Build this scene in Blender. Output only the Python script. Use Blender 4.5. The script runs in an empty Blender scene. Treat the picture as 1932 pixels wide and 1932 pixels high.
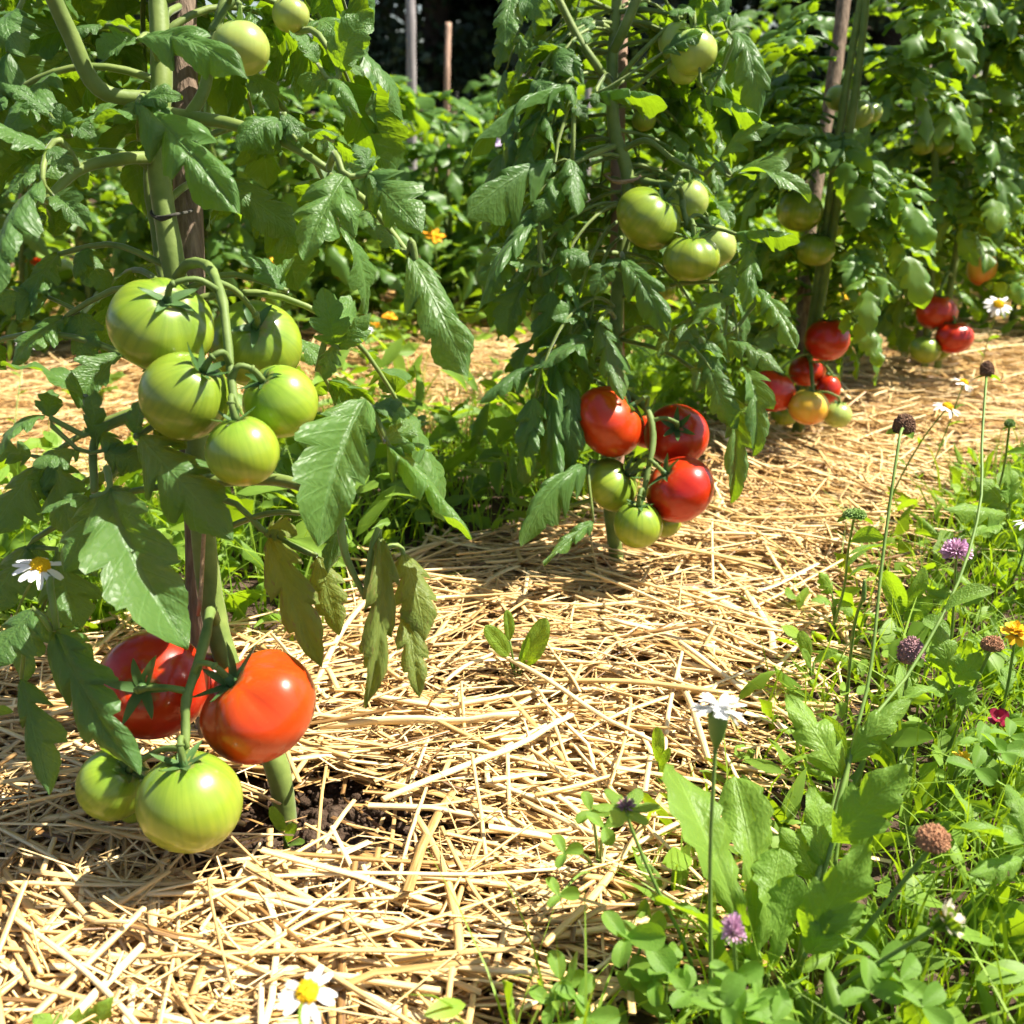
import bpy, math, random
import numpy as np
from mathutils import Matrix, Vector

# ------------------------------------------------------------------ camera, sky, sun, exposure
scene = bpy.context.scene
col = scene.collection
R_ = math.radians
CAM_H, PITCH, FOV = 0.5, R_(20.5), R_(50.0)
FP = 966.0 / math.tan(FOV / 2)            # focal length in units of a 1932-wide picture
cam_data = bpy.data.cameras.new("camera")
cam = bpy.data.objects.new("camera", cam_data)
col.objects.link(cam)
cam.location = (0, 0, CAM_H)
cam.rotation_euler = (R_(90) - PITCH, 0, 0)
cam_data.sensor_fit = 'HORIZONTAL'
cam_data.angle = FOV
cam_data.clip_start = 0.02
cam_data.clip_end = 400
cam_data.dof.use_dof = True
cam_data.dof.focus_distance = 0.86
cam_data.dof.aperture_fstop = 9.5
cam_data.dof.aperture_blades = 7
scene.camera = cam

SUN_DIR = Vector((0.56, 0.08, 0.82)).normalized()      # towards the sun
elev = math.asin(SUN_DIR.z)
azim = math.atan2(SUN_DIR.x, SUN_DIR.y)
world = bpy.data.worlds.new("World")
scene.world = world
world.use_nodes = True
wn = world.node_tree
sky = wn.nodes.new('ShaderNodeTexSky')
sky.sky_type = 'NISHITA'
sky.sun_disc = False
sky.sun_elevation = elev
sky.sun_rotation = azim
sky.air_density = 1.0
sky.dust_density = 1.6
bg = wn.nodes['Background']
bg.inputs['Strength'].default_value = 0.06
wn.links.new(sky.outputs[0], bg.inputs['Color'])
sun_data = bpy.data.lights.new("sun", 'SUN')
sun_data.energy = 5.0
sun_data.angle = R_(0.53)
sun_data.color = (1.0, 0.94, 0.83)
sun = bpy.data.objects.new("sun", sun_data)
col.objects.link(sun)
sun.rotation_euler = SUN_DIR.to_track_quat('Z', 'Y').to_euler()
vs = scene.view_settings
vs.view_transform = 'Standard'
vs.look = 'None'
vs.gamma = 1
vs.exposure = 1.57
vs.use_curve_mapping = False
cy = scene.cycles
cy.max_bounces = 4
cy.diffuse_bounces = 2
cy.glossy_bounces = 1
cy.transmission_bounces = 3
cy.transparent_max_bounces = 2
cy.use_adaptive_sampling = True
cy.adaptive_threshold = 0.03
cy.debug_use_spatial_splits = True
cy.caustics_reflective = False
cy.caustics_refractive = False
cy.use_denoising = True
cy.sample_clamp_indirect = 5

# ------------------------------------------------------------------ geometry of the picture -> world
FWD = np.array([0, math.cos(PITCH), -math.sin(PITCH)])
UPV = np.array([0, math.sin(PITCH), math.cos(PITCH)])
RGT = np.array([1.0, 0, 0])
CAM = np.array([0, 0, CAM_H])

def P(px, py, zc):
    return CAM + zc * (FWD + RGT * (px - 966) / FP + UPV * (966 - py) / FP)

def G(px, py, z=0.0):
    d = FWD + RGT * (px - 966) / FP + UPV * (966 - py) / FP
    return CAM + d * ((z - CAM_H) / d[2])

def proj(p):
    d = np.asarray(p, float) - CAM
    z = d @ FWD
    return 966 + FP * (d @ RGT) / z, 966 - FP * (d @ UPV) / z, z

def camvec(r, u, t):
    """right, up, towards the camera -> world direction"""
    v = RGT * r + UPV * u - FWD * t
    return v / np.linalg.norm(v)

def unit(v):
    v = np.asarray(v, float)
    return v / (np.linalg.norm(v) + 1e-12)

rng = np.random.default_rng(7)
random.seed(7)

# ------------------------------------------------------------------ mesh helpers
class Geo:
    """vertices, quads (a triangle repeats its last index), per-vertex uv and tint"""
    def __init__(s):
        s.V, s.F, s.U, s.T, s.n = [], [], [], [], 0
    def add(s, V, F, U=None, T=None):
        V = np.asarray(V, float); F = np.asarray(F, int)
        s.V.append(V); s.F.append(F + s.n)
        s.U.append(np.zeros((len(V), 2)) if U is None else np.asarray(U, float))
        s.T.append(np.full(len(V), 0.5) if T is None else np.broadcast_to(np.asarray(T, float), (len(V),)))
        s.n += len(V)
        return s
    def arrays(s):
        return np.concatenate(s.V), np.concatenate(s.F), np.concatenate(s.U), np.concatenate(s.T)
    def mesh(s, name, mat, smooth=True):
        V, F, U, T = s.arrays()
        return mk_mesh(name, V, F, U, T, mat, smooth)

def mk_mesh(name, V, F, U, T, mat, smooth=True):
    me = bpy.data.meshes.new(name)
    tri = F[:, 2] == F[:, 3]
    cnt = np.where(tri, 3, 4).astype(np.int32)
    start = np.concatenate([[0], np.cumsum(cnt)[:-1]]).astype(np.int32)
    if tri.any():
        keep = np.ones(F.shape, bool); keep[tri, 3] = False
        loops = F[keep]
    else:
        loops = F.ravel()
    loops = loops.astype(np.int32)
    me.vertices.add(len(V)); me.vertices.foreach_set('co', V.astype(np.float32).ravel())
    me.loops.add(len(loops)); me.loops.foreach_set('vertex_index', loops)
    me.polygons.add(len(F)); me.polygons.foreach_set('loop_start', start)
    me.polygons.foreach_set('loop_total', cnt)
    if smooth:
        me.polygons.foreach_set('use_smooth', np.ones(len(F), bool))
    uvl = me.uv_layers.new(name='UVMap')
    uvl.data.foreach_set('uv', U[loops].astype(np.float32).ravel())
    a = me.attributes.new('tint', 'FLOAT', 'POINT')
    a.data.foreach_set('value', T.astype(np.float32))
    me.update(calc_edges=True)
    for m in (mat if isinstance(mat, (list, tuple)) else [mat]):
        me.materials.append(m)
    return me

def link(name, data, parent=None, mw=None):
    o = bpy.data.objects.new(name, data)
    col.objects.link(o)
    if parent is not None:
        o.parent = parent
    if mw is not None:
        o.matrix_local = mw
    return o

class Thing:
    """an Empty at the thing's base; parts are given in world coordinates"""
    def __init__(s, name, base, label, cat, group=None):
        s.o = bpy.data.objects.new(name, None)
        s.o.empty_display_size = 0.02
        col.objects.link(s.o)
        s.b = np.asarray(base, float)
        s.o.location = s.b
        s.o['label'] = label; s.o['category'] = cat
        if group: s.o['group'] = group
    def part(s, name, geo, mat, parent=None, smooth=True, label=None):
        V, F, U, T = geo.arrays()
        me = mk_mesh(name, V - s.b, F, U, T, mat, smooth)
        o = link(name, me, parent or s.o)
        if label: o['label'] = label
        return o
    def inst(s, name, me, M, parent=None, label=None):
        """M: 4x4 world matrix (numpy)"""
        L = M.copy(); L[:3, 3] -= s.b
        o = link(name, me, parent or s.o, Matrix(L.tolist()))
        if label: o['label'] = label
        return o

def grid_faces(nu, nv, wrap=False):
    """nu rows by nv columns of vertices"""
    i, j = np.meshgrid(np.arange(nu - 1), np.arange(nv if wrap else nv - 1), indexing='ij')
    j2 = (j + 1) % nv
    return np.stack([i * nv + j, i * nv + j2, (i + 1) * nv + j2, (i + 1) * nv + j], -1).reshape(-1, 4)

def smooth_path(pts, n):
    """Catmull-Rom through pts"""
    p = np.asarray(pts, float)
    if len(p) == 2:
        t = np.linspace(0, 1, n)[:, None]
        return p[0] * (1 - t) + p[1] * t
    q = np.vstack([2 * p[0] - p[1], p, 2 * p[-1] - p[-2]])
    out = []
    for t in np.linspace(0, len(p) - 1 - 1e-9, n):
        k = int(t); u = t - k
        a, b, c, d = q[k], q[k + 1], q[k + 2], q[k + 3]
        out.append(0.5 * (2 * b + (c - a) * u + (2 * a - 5 * b + 4 * c - d) * u * u + (3 * b - a - 3 * c + d) * u ** 3))
    return np.array(out)

def tube(geo, pts, rad, n=8, cap=True, tint=0.5, bump=0.0):
    p = np.asarray(pts, float); m = len(p)
    r = np.interp(np.linspace(0, 1, m), np.linspace(0, 1, len(rad)), rad) if np.ndim(rad) else np.full(m, rad)
    tg = np.gradient(p, axis=0); tg /= np.linalg.norm(tg, axis=1)[:, None] + 1e-12
    ref = np.array([0, 0, 1.0]) if abs(tg[0][2]) < 0.9 else np.array([1.0, 0, 0])
    x = unit(np.cross(ref, tg[0])); V = []
    for k in range(m):
        x = unit(x - tg[k] * (x @ tg[k])); y = np.cross(tg[k], x)
        a = np.arange(n) / n * 2 * math.pi
        rr = r[k] * (1 + (bump * (rng.random(n) - .5) if bump else 0))
        V.append(p[k] + (np.cos(a) * rr)[:, None] * x + (np.sin(a) * rr)[:, None] * y)
    V = np.concatenate(V); F = grid_faces(m, n, True)
    L = np.concatenate([[0], np.cumsum(np.linalg.norm(np.diff(p, axis=0), axis=1))])
    U = np.stack([np.tile(np.arange(n) / n, m), np.repeat(L, n)], -1)
    if cap:
        V = np.vstack([V, p[0], p[-1]]); U = np.vstack([U, [0, 0], [0, L[-1]]])
        e = []
        for j in range(n):
            e.append([m * n, (j + 1) % n, j, j]); b = (m - 1) * n
            e.append([m * n + 1, b + j, b + (j + 1) % n, b + (j + 1) % n])
        F = np.vstack([F, e])
    geo.add(V, F, U, tint)
    return geo

def frame(y, z):
    """rotation whose Y is along y and Z close to z"""
    y = unit(y); z = np.asarray(z, float)
    z = z - y * (z @ y)
    if np.linalg.norm(z) < 1e-4:
        z = np.cross(y, [0.3, 0.5, 0.8])
    z = unit(z); x = np.cross(y, z)
    return np.stack([x, y, z], 1)

def mat4(Rm, t, s):
    M = np.eye(4); M[:3, :3] = Rm * np.asarray(s, float)[None, :]; M[:3, 3] = t
    return M

def scatter(geo, tmpl, mats, tints=None):
    V, F, U, T = tmpl
    N = len(mats); mats = np.asarray(mats)
    VV = np.einsum('nij,vj->nvi', mats[:, :3, :3], V) + mats[:, None, :3, 3]
    FF = (F[None] + (np.arange(N) * len(V))[:, None, None]).reshape(-1, 4)
    tt = np.repeat(tints if tints is not None else rng.random(N), len(V))
    geo.add(VV.reshape(-1, 3), FF, np.tile(U, (N, 1)), tt)

# ------------------------------------------------------------------ materials
def new_mat(name):
    m = bpy.data.materials.new(name); m.use_nodes = True
    nt = m.node_tree; nt.nodes.clear()
    out = nt.nodes.new('ShaderNodeOutputMaterial')
    return m, nt, out

def nd(nt, typ, **kw):
    n = nt.nodes.new('ShaderNode' + typ)
    for k, v in kw.items():
        if k.startswith('i_'):
            key = k[2:]; key = int(key) if key.isdigit() else key.replace('_', ' ')
            n.inputs[key].default_value = v
        else:
            setattr(n, k, v)
    return n

def mth(nt, op, a, b=None, c=None, clamp=False):
    n = nt.nodes.new('ShaderNodeMath'); n.operation = op; n.use_clamp = clamp
    for i, v in enumerate((a, b, c)):
        if v is None: continue
        if isinstance(v, (int, float)): n.inputs[i].default_value = v
        else: nt.links.new(v, n.inputs[i])
    return n.outputs[0]

def mixc(nt, f, a, b, mode='MIX'):
    n = nt.nodes.new('ShaderNodeMix'); n.data_type = 'RGBA'; n.blend_type = mode
    for i, v in ((0, f), (6, a), (7, b)):
        if isinstance(v, (int, float)): n.inputs[i].default_value = v
        elif isinstance(v, tuple): n.inputs[i].default_value = (*v, 1) if len(v) == 3 else v
        else: nt.links.new(v, n.inputs[i])
    return n.outputs[2]

def noise(nt, scale, detail=3, vec=None, rough=.55):
    n = nd(nt, 'TexNoise', i_Scale=scale, i_Detail=detail, i_Roughness=rough)
    if vec is not None: nt.links.new(vec, n.inputs['Vector'])
    return n.outputs['Fac']

def ramp(nt, fac, stops):
    n = nt.nodes.new('ShaderNodeValToRGB'); nt.links.new(fac, n.inputs[0])
    e = n.color_ramp.elements
    while len(e) < len(stops): e.new(0.5)
    for k, (p, c) in enumerate(stops):
        e[k].position = p; e[k].color = (*c, 1)
    return n.outputs[0]

def leaf_mat(name, dark, light, trans, tfac=0.35, rough=0.48, veins=8.0, vein_amt=0.35, bump=0.5, use_tint=False, spots=None, spec=0.35):
    m, nt, out = new_mat(name)
    uv = nd(nt, 'UVMap'); sep = nd(nt, 'SeparateXYZ'); nt.links.new(uv.outputs[0], sep.inputs[0])
    t, v = sep.outputs[0], sep.outputs[1]
    av = mth(nt, 'ABSOLUTE', mth(nt, 'MULTIPLY_ADD', v, 2.0, -1.0))
    fr = mth(nt, 'ABSOLUTE', mth(nt, 'SUBTRACT', mth(nt, 'FRACT', mth(nt, 'MULTIPLY', mth(nt, 'SUBTRACT', t, mth(nt, 'MULTIPLY', av, 0.13)), veins)), 0.5))
    lat = mth(nt, 'MULTIPLY', mth(nt, 'SUBTRACT', fr, 0.40, clamp=True), 10.0, clamp=True)
    mid = mth(nt, 'SUBTRACT', 1.0, mth(nt, 'MULTIPLY', av, 14.0, clamp=True), clamp=True)
    vein = mth(nt, 'MAXIMUM', mth(nt, 'MULTIPLY', lat, 0.55), mid)
    if use_tint:
        at = nd(nt, 'Attribute', attribute_name='tint'); rnd = at.outputs['Fac']
    else:
        rnd = nd(nt, 'ObjectInfo').outputs['Random']
    tc = nd(nt, 'TexCoord')
    if bump:
        nz = noise(nt, 3, 2, uv.outputs[0])
        f = mth(nt, 'ADD', mth(nt, 'MULTIPLY', rnd, 0.65), mth(nt, 'MULTIPLY', nz, 0.4), clamp=True)
    else:
        f = rnd
    base = mixc(nt, f, dark, light)
    vc = tuple(min(1, c * 2.1 + 0.03) for c in light)
    base = mixc(nt, mth(nt, 'MULTIPLY', vein, vein_amt), base, vc)
    trc = mixc(nt, mth(nt, 'MULTIPLY', vein, 0.5), mixc(nt, f, tuple(c * 0.75 for c in trans), trans), tuple(c * 0.7 for c in trans))
    if spots:
        sn = noise(nt, 9, 4, uv.outputs[0])
        edge = mth(nt, 'MULTIPLY', mth(nt, 'SUBTRACT', mth(nt, 'ADD', sn, mth(nt, 'MULTIPLY', av, 0.22)), 0.70, clamp=True), 9.0, clamp=True)
        base = mixc(nt, edge, base, spots); trc = mixc(nt, edge, trc, spots)
    # the lower face of a leaf is paler than the upper
    geo = nd(nt, 'NewGeometry')
    base = mixc(nt, mth(nt, 'MULTIPLY', geo.outputs['Backfacing'], 0.45), base, tuple(c * 1.5 + 0.035 for c in light))
    vor = nd(nt, 'TexVoronoi', i_Scale=26.0) if bump else None
    pb = nd(nt, 'BsdfPrincipled', i_Roughness=rough); nt.links.new(base, pb.inputs['Base Color'])
    pb.inputs['Specular IOR Level'].default_value = spec
    tr = nd(nt, 'BsdfTranslucent'); nt.links.new(trc, tr.inputs['Color'])
    if bump:
        pb.inputs['Sheen Weight'].default_value = 0.04
        pb.inputs['Sheen Roughness'].default_value = 0.4
        mp = nd(nt, 'Mapping'); mp.inputs['Scale'].default_value = (1.0, 0.55, 1); nt.links.new(uv.outputs[0], mp.inputs[0]); nt.links.new(mp.outputs[0], vor.inputs['Vector'])
        h = mth(nt, 'SUBTRACT', mth(nt, 'MULTIPLY', mth(nt, 'SUBTRACT', 0.5, vor.outputs['Distance']), 0.8), mth(nt, 'MULTIPLY', vein, 0.6))
        bp = nd(nt, 'Bump', i_Strength=bump, i_Distance=0.0012); nt.links.new(h, bp.inputs['Height'])
        nt.links.new(bp.outputs[0], pb.inputs['Normal']); nt.links.new(bp.outputs[0], tr.inputs['Normal'])
    mx = nd(nt, 'MixShader'); mx.inputs[0].default_value = tfac
    nt.links.new(pb.outputs[0], mx.inputs[1]); nt.links.new(tr.outputs[0], mx.inputs[2]); nt.links.new(mx.outputs[0], out.inputs[0])
    return m

def plain_mat(name, a, b, scale=40, rough=0.5, spec=0.3, bump=0.0, stretch=None, use_tint=False, trans=0.0, sss=0.0, bscale=None):
    m, nt, out = new_mat(name)
    tc = nd(nt, 'TexCoord'); vec = tc.outputs['Object']
    if stretch:
        mp = nd(nt, 'Mapping'); mp.inputs['Scale'].default_value = stretch
        nt.links.new(vec, mp.inputs[0]); vec = mp.outputs[0]
    nz = noise(nt, scale, 5, vec)
    f = mth(nt, 'MULTIPLY', mth(nt, 'SUBTRACT', nz, 0.25, clamp=True), 2.0, clamp=True)
    if use_tint:
        at = nd(nt, 'Attribute', attribute_name='tint')
        f = mth(nt, 'ADD', mth(nt, 'MULTIPLY', f, 0.35), mth(nt, 'MULTIPLY', at.outputs['Fac'], 0.65), clamp=True)
    c = mixc(nt, f, a, b)
    pb = nd(nt, 'BsdfPrincipled', i_Roughness=rough); nt.links.new(c, pb.inputs['Base Color'])
    pb.inputs['Specular IOR Level'].default_value = spec
    if sss:
        pb.inputs['Subsurface Weight'].default_value = sss
        pb.inputs['Subsurface Radius'].default_value = (0.006, 0.004, 0.002)
        pb.inputs['Subsurface Scale'].default_value = 1.0
    if bump:
        nb = noise(nt, bscale or scale * 2, 4, vec)
        bp = nd(nt, 'Bump', i_Strength=bump, i_Distance=0.002); nt.links.new(nb, bp.inputs['Height']); nt.links.new(bp.outputs[0], pb.inputs['Normal'])
    sh = pb.outputs[0]
    if trans:
        tr = nd(nt, 'BsdfTranslucent'); nt.links.new(c, tr.inputs['Color'])
        mx = nd(nt, 'MixShader'); mx.inputs[0].default_value = trans
        nt.links.new(sh, mx.inputs[1]); nt.links.new(tr.outputs[0], mx.inputs[2]); sh = mx.outputs[0]
    nt.links.new(sh, out.inputs[0])
    return m

def tomato_mat(name, stops, streak, streak_amt=0.35, sss=0.25, rough=0.2):
    """uv.y runs from stalk (0) to blossom end (1), uv.x round the fruit"""
    m, nt, out = new_mat(name)
    uv = nd(nt, 'UVMap'); sep = nd(nt, 'SeparateXYZ'); nt.links.new(uv.outputs[0], sep.inputs[0])
    ob = nd(nt, 'ObjectInfo')
    tc = nd(nt, 'TexCoord')
    big = noise(nt, 1.3, 2, tc.outputs['Object'])
    g = mth(nt, 'ADD', sep.outputs[1], mth(nt, 'MULTIPLY_ADD', big, 0.5, -0.25))
    c = ramp(nt, g, stops)
    ang = mth(nt, 'MULTIPLY', sep.outputs[0], 6.28318)
    cmb = nd(nt, 'CombineXYZ'); nt.links.new(mth(nt, 'MULTIPLY', mth(nt, 'COSINE', ang), 6.0), cmb.inputs[0])
    nt.links.new(mth(nt, 'MULTIPLY', mth(nt, 'SINE', ang), 6.0), cmb.inputs[1]); nt.links.new(mth(nt, 'MULTIPLY', sep.outputs[1], 1.6), cmb.inputs[2])
    st = noise(nt, 1.0, 4, cmb.outputs[0])
    sf = mth(nt, 'MULTIPLY', mth(nt, 'MULTIPLY', mth(nt, 'SUBTRACT', st, 0.42, clamp=True), 4.0, clamp=True), mth(nt, 'SUBTRACT', 1.05, sep.outputs[1], clamp=True))
    c = mixc(nt, mth(nt, 'MULTIPLY', sf, streak_amt), c, streak)
    hs = nd(nt, 'HueSaturation'); nt.links.new(c, hs.inputs['Color'])
    nt.links.new(mth(nt, 'MULTIPLY_ADD', ob.outputs['Random'], 0.2, 0.85), hs.inputs['Value'])
    nt.links.new(mth(nt, 'MULTIPLY_ADD', ob.outputs['Random'], 0.012, 0.494), hs.inputs['Hue'])
    vd = nd(nt, 'TexVoronoi', i_Scale=26.0); nt.links.new(tc.outputs['Object'], vd.inputs['Vector'])
    dot = mth(nt, 'MULTIPLY', mth(nt, 'LESS_THAN', vd.outputs['Distance'], 0.075), 0.30)
    cork = mth(nt, 'MULTIPLY', mth(nt, 'SUBTRACT', mth(nt, 'SUBTRACT', noise(nt, 7, 5, tc.outputs['Object']), mth(nt, 'MULTIPLY', sep.outputs[1], 2.2)), 0.22, clamp=True), 4.0, clamp=True)
    spk = noise(nt, 30, 3, tc.outputs['Object'])
    bp = nd(nt, 'Bump', i_Strength=0.05, i_Distance=0.001); nt.links.new(spk, bp.inputs['Height'])
    pb = nd(nt, 'BsdfPrincipled', i_Roughness=rough + 0.12); nt.links.new(mixc(nt, mth(nt, 'MULTIPLY', cork, .7), mixc(nt, dot, hs.outputs[0], (.55, .45, .22)), (0.22, 0.17, 0.07)), pb.inputs['Base Color'])
    pb.inputs['Subsurface Weight'].default_value = sss
    pb.inputs['Subsurface Radius'].default_value = (0.010, 0.006, 0.002)
    pb.inputs['Subsurface Scale'].default_value = 0.6
    pb.inputs['Specular IOR Level'].default_value = 0.3
    pb.inputs['Coat Weight'].default_value = 0.35
    pb.inputs['Coat Roughness'].default_value = 0.10
    nt.links.new(bp.outputs[0], pb.inputs['Normal']); nt.links.new(pb.outputs[0], out.inputs[0])
    return m

def straw_mat():
    m, nt, out = new_mat('straw')
    at = nd(nt, 'Attribute', attribute_name='tint')
    uv = nd(nt, 'UVMap'); mp = nd(nt, 'Mapping'); mp.inputs['Scale'].default_value = (22, 5, 1); nt.links.new(uv.outputs[0], mp.inputs[0])
    nz = noise(nt, 1.0, 3, mp.outputs[0])
    ob = nd(nt, 'ObjectInfo')
    f = mth(nt, 'ADD', mth(nt, 'MULTIPLY', at.outputs['Fac'], 0.85), mth(nt, 'MULTIPLY_ADD', nz, 0.9, -0.40), clamp=True)
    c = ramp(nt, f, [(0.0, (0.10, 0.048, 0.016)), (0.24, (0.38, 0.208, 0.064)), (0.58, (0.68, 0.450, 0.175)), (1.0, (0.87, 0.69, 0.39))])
    tc = nd(nt, 'TexCoord')
    rot = mth(nt, 'MULTIPLY', mth(nt, 'SUBTRACT', noise(nt, 55, 3, mp.outputs[0]), 0.56, clamp=True), 5.0, clamp=True)
    c = mixc(nt, mth(nt, 'MULTIPLY', rot, 0.6), c, (0.20, 0.145, 0.095))
    pb = nd(nt, 'BsdfPrincipled', i_Roughness=0.42); nt.links.new(c, pb.inputs['Base Color'])
    pb.inputs['Specular IOR Level'].default_value = 0.5
    bp = nd(nt, 'Bump', i_Strength=0.3, i_Distance=0.0006); nt.links.new(nz, bp.inputs['Height']); nt.links.new(bp.outputs[0], pb.inputs['Normal'])
    nt.links.new(pb.outputs[0], out.inputs[0])
    return m

def soil_mat():
    m, nt, out = new_mat('soil')
    tc = nd(nt, 'TexCoord'); v = tc.outputs['Object']
    a = noise(nt, 6, 5, v); b = noise(nt, 70, 6, v, 0.7)
    c = ramp(nt, mth(nt, 'ADD', mth(nt, 'MULTIPLY', a, 0.5), mth(nt, 'MULTIPLY', b, 0.5)), [(0.3, (0.035, 0.022, 0.014)), (0.5, (0.085, 0.055, 0.036)), (0.7, (0.17, 0.12, 0.085))])
    pb = nd(nt, 'BsdfPrincipled', i_Roughness=0.95); nt.links.new(c, pb.inputs['Base Color']); pb.inputs['Specular IOR Level'].default_value = 0.1
    bp = nd(nt, 'Bump', i_Strength=1.0, i_Distance=0.012); nt.links.new(b, bp.inputs['Height']); nt.links.new(bp.outputs[0], pb.inputs['Normal'])
    nt.links.new(pb.outputs[0], out.inputs[0])
    return m

M_leaf = leaf_mat('tomato_leaf', (0.016, 0.055, 0.009), (0.052, 0.124, 0.018), (0.35, 0.56, 0.010), 0.37, rough=0.42, spec=0.30, bump=.55, vein_amt=.5)
M_leaf_far = leaf_mat('tomato_leaf_far', (0.019, 0.062, 0.008), (0.064, 0.142, 0.016), (0.38, 0.58, 0.010), 0.39, bump=0.0, rough=0.42, spec=0.30)
M_dry = leaf_mat('ageing_leaf', (0.050, 0.088, 0.010), (0.105, 0.145, 0.018), (0.40, 0.46, 0.02), 0.36, spots=(0.20, 0.105, 0.035), spec=.2)
M_weed = leaf_mat('weed_leaf', (0.050, 0.120, 0.008), (0.120, 0.220, 0.020), (0.40, 0.62, 0.012), 0.42, veins=6, vein_amt=.5, bump=0.5, rough=0.45, spec=.25)
M_weed_t = leaf_mat('ground_cover_leaf', (0.040, 0.105, 0.008), (0.135, 0.235, 0.018), (0.42, 0.62, 0.012), 0.42, veins=5, bump=0.0, use_tint=True, spec=.22)
M_clover = leaf_mat('clover_leaf', (0.048, 0.125, 0.010), (0.105, 0.205, 0.018), (0.38, 0.62, 0.012), 0.42, veins=10, vein_amt=0.15, bump=0.2, rough=.5, spec=.2)
M_grass = leaf_mat('grass_blade', (0.055, 0.135, 0.007), (0.18, 0.28, 0.022), (0.44, 0.64, 0.012), 0.40, veins=0.01, vein_amt=0.2, bump=0.0, use_tint=True, spec=.22)
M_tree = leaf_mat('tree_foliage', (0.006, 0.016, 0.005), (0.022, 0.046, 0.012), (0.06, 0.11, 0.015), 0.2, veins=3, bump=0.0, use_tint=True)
M_stem = plain_mat('tomato_stem', (0.085, 0.135, 0.022), (0.19, 0.245, 0.055), 60, 0.55, 0.3, 0.25, sss=0.0)
for n_ in M_stem.node_tree.nodes:
    if n_.type == 'BSDF_PRINCIPLED': n_.inputs['Sheen Weight'].default_value = .35; n_.inputs['Sheen Roughness'].default_value = .35
M_truss = plain_mat('truss_stem', (0.075, 0.125, 0.025), (0.16, 0.22, 0.055), 60, 0.6, 0.25, 0.2)
M_calyx = leaf_mat('calyx', (0.035, 0.095, 0.022), (0.075, 0.15, 0.04), (0.20, 0.36, 0.04), 0.25, veins=0.01, vein_amt=0.1, bump=0.1)
M_wstem = plain_mat('weed_stem', (0.085, 0.16, 0.022), (0.18, 0.27, 0.055), 60, 0.5, 0.3)
M_straw = straw_mat()
M_soil = soil_mat()
M_wood = plain_mat('weathered_wood', (0.075, 0.050, 0.034), (0.30, 0.22, 0.155), 30, 0.8, 0.15, 0.9, stretch=(7.0, 7.0, 0.25))
M_wood_light = plain_mat('pale_wood', (0.24, 0.145, 0.095), (0.42, 0.28, 0.20), 22, 0.75, 0.2, 0.4, stretch=(3, 3, 0.16))
M_wood_grey = plain_mat('grey_wood', (0.17, 0.15, 0.145), (0.34, 0.31, 0.30), 18, 0.75, 0.2, 0.4, stretch=(3, 3, 0.12))
M_bamboo = plain_mat('cane', (0.13, 0.10, 0.085), (0.27, 0.22, 0.19), 18, 0.6, 0.3, 0.2, stretch=(3, 3, 0.12))
M_twine = plain_mat('dark_twine', (0.03, 0.03, 0.025), (0.09, 0.085, 0.07), 300, 0.9, 0.1)
M_jute = plain_mat('jute_string', (0.25, 0.16, 0.09), (0.42, 0.30, 0.19), 300, 0.9, 0.1)
M_green = tomato_mat('green_tomato_skin', [(0.0, (0.135, 0.235, 0.018)), (0.3, (0.23, 0.325, 0.026)), (0.65, (0.30, 0.35, 0.026)), (1.0, (0.35, 0.345, 0.026))], (0.075, 0.165, 0.014), 0.6, 0.12)
M_pale = tomato_mat('pale_tomato_skin', [(0.0, (0.29, 0.40, 0.11)), (0.4, (0.34, 0.42, 0.09)), (1.0, (0.40, 0.42, 0.06))], (0.17, 0.28, 0.06), 0.45, 0.12)
M_red = tomato_mat('red_tomato_skin', [(0.0, (0.52, 0.055, 0.004)), (0.35, (0.47, 0.028, 0.003)), (0.75, (0.48, 0.034, 0.003)), (1.0, (0.52, 0.055, 0.005))], (0.55, 0.085, 0.008), 0.2, 0.12)
M_orange = tomato_mat('turning_tomato_skin', [(0.0, (0.46, 0.36, 0.04)), (0.45, (0.58, 0.31, 0.03)), (0.9, (0.58, 0.12, 0.02))], (0.36, 0.36, 0.05), 0.4, 0.12)
M_white = plain_mat('white_petal', (0.72, 0.72, 0.70), (0.84, 0.84, 0.82), 60, 0.6, 0.2, trans=0.25)
M_yellow = plain_mat('yellow_disc', (0.70, 0.38, 0.01), (0.85, 0.56, 0.02), 600, 0.8, 0.1, 0.4)
M_orange_petal = plain_mat('orange_petal', (0.78, 0.27, 0.01), (0.86, 0.46, 0.02), 80, 0.6, 0.2, trans=0.25)
M_gold = plain_mat('gold_petal', (0.80, 0.42, 0.01), (0.86, 0.58, 0.03), 80, 0.6, 0.2, trans=0.25)
M_pink = plain_mat('pink_floret', (0.42, 0.27, 0.26), (0.78, 0.46, 0.70), 200, 0.6, 0.2, use_tint=True, trans=0.2)
M_mauve = plain_mat('faded_floret', (0.16, 0.085, 0.07), (0.42, 0.24, 0.26), 200, 0.7, 0.2, use_tint=True, trans=0.1)
M_brown = plain_mat('seed_head_scale', (0.07, 0.036, 0.022), (0.25, 0.14, 0.08), 300, 0.8, 0.15, use_tint=True)
M_rust = plain_mat('rusty_seed_head', (0.20, 0.085, 0.045), (0.46, 0.25, 0.13), 300, 0.8, 0.15, use_tint=True)
M_crimson = plain_mat('crimson_petal', (0.16, 0.006, 0.02), (0.34, 0.012, 0.05), 120, 0.5, 0.3, trans=0.2)
M_purple = plain_mat('purple_petal', (0.05, 0.02, 0.10), (0.16, 0.08, 0.26), 120, 0.6, 0.2, trans=0.2)
M_lilac = plain_mat('lilac_petal', (0.50, 0.36, 0.58), (0.72, 0.62, 0.76), 120, 0.6, 0.2, trans=0.2)
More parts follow.
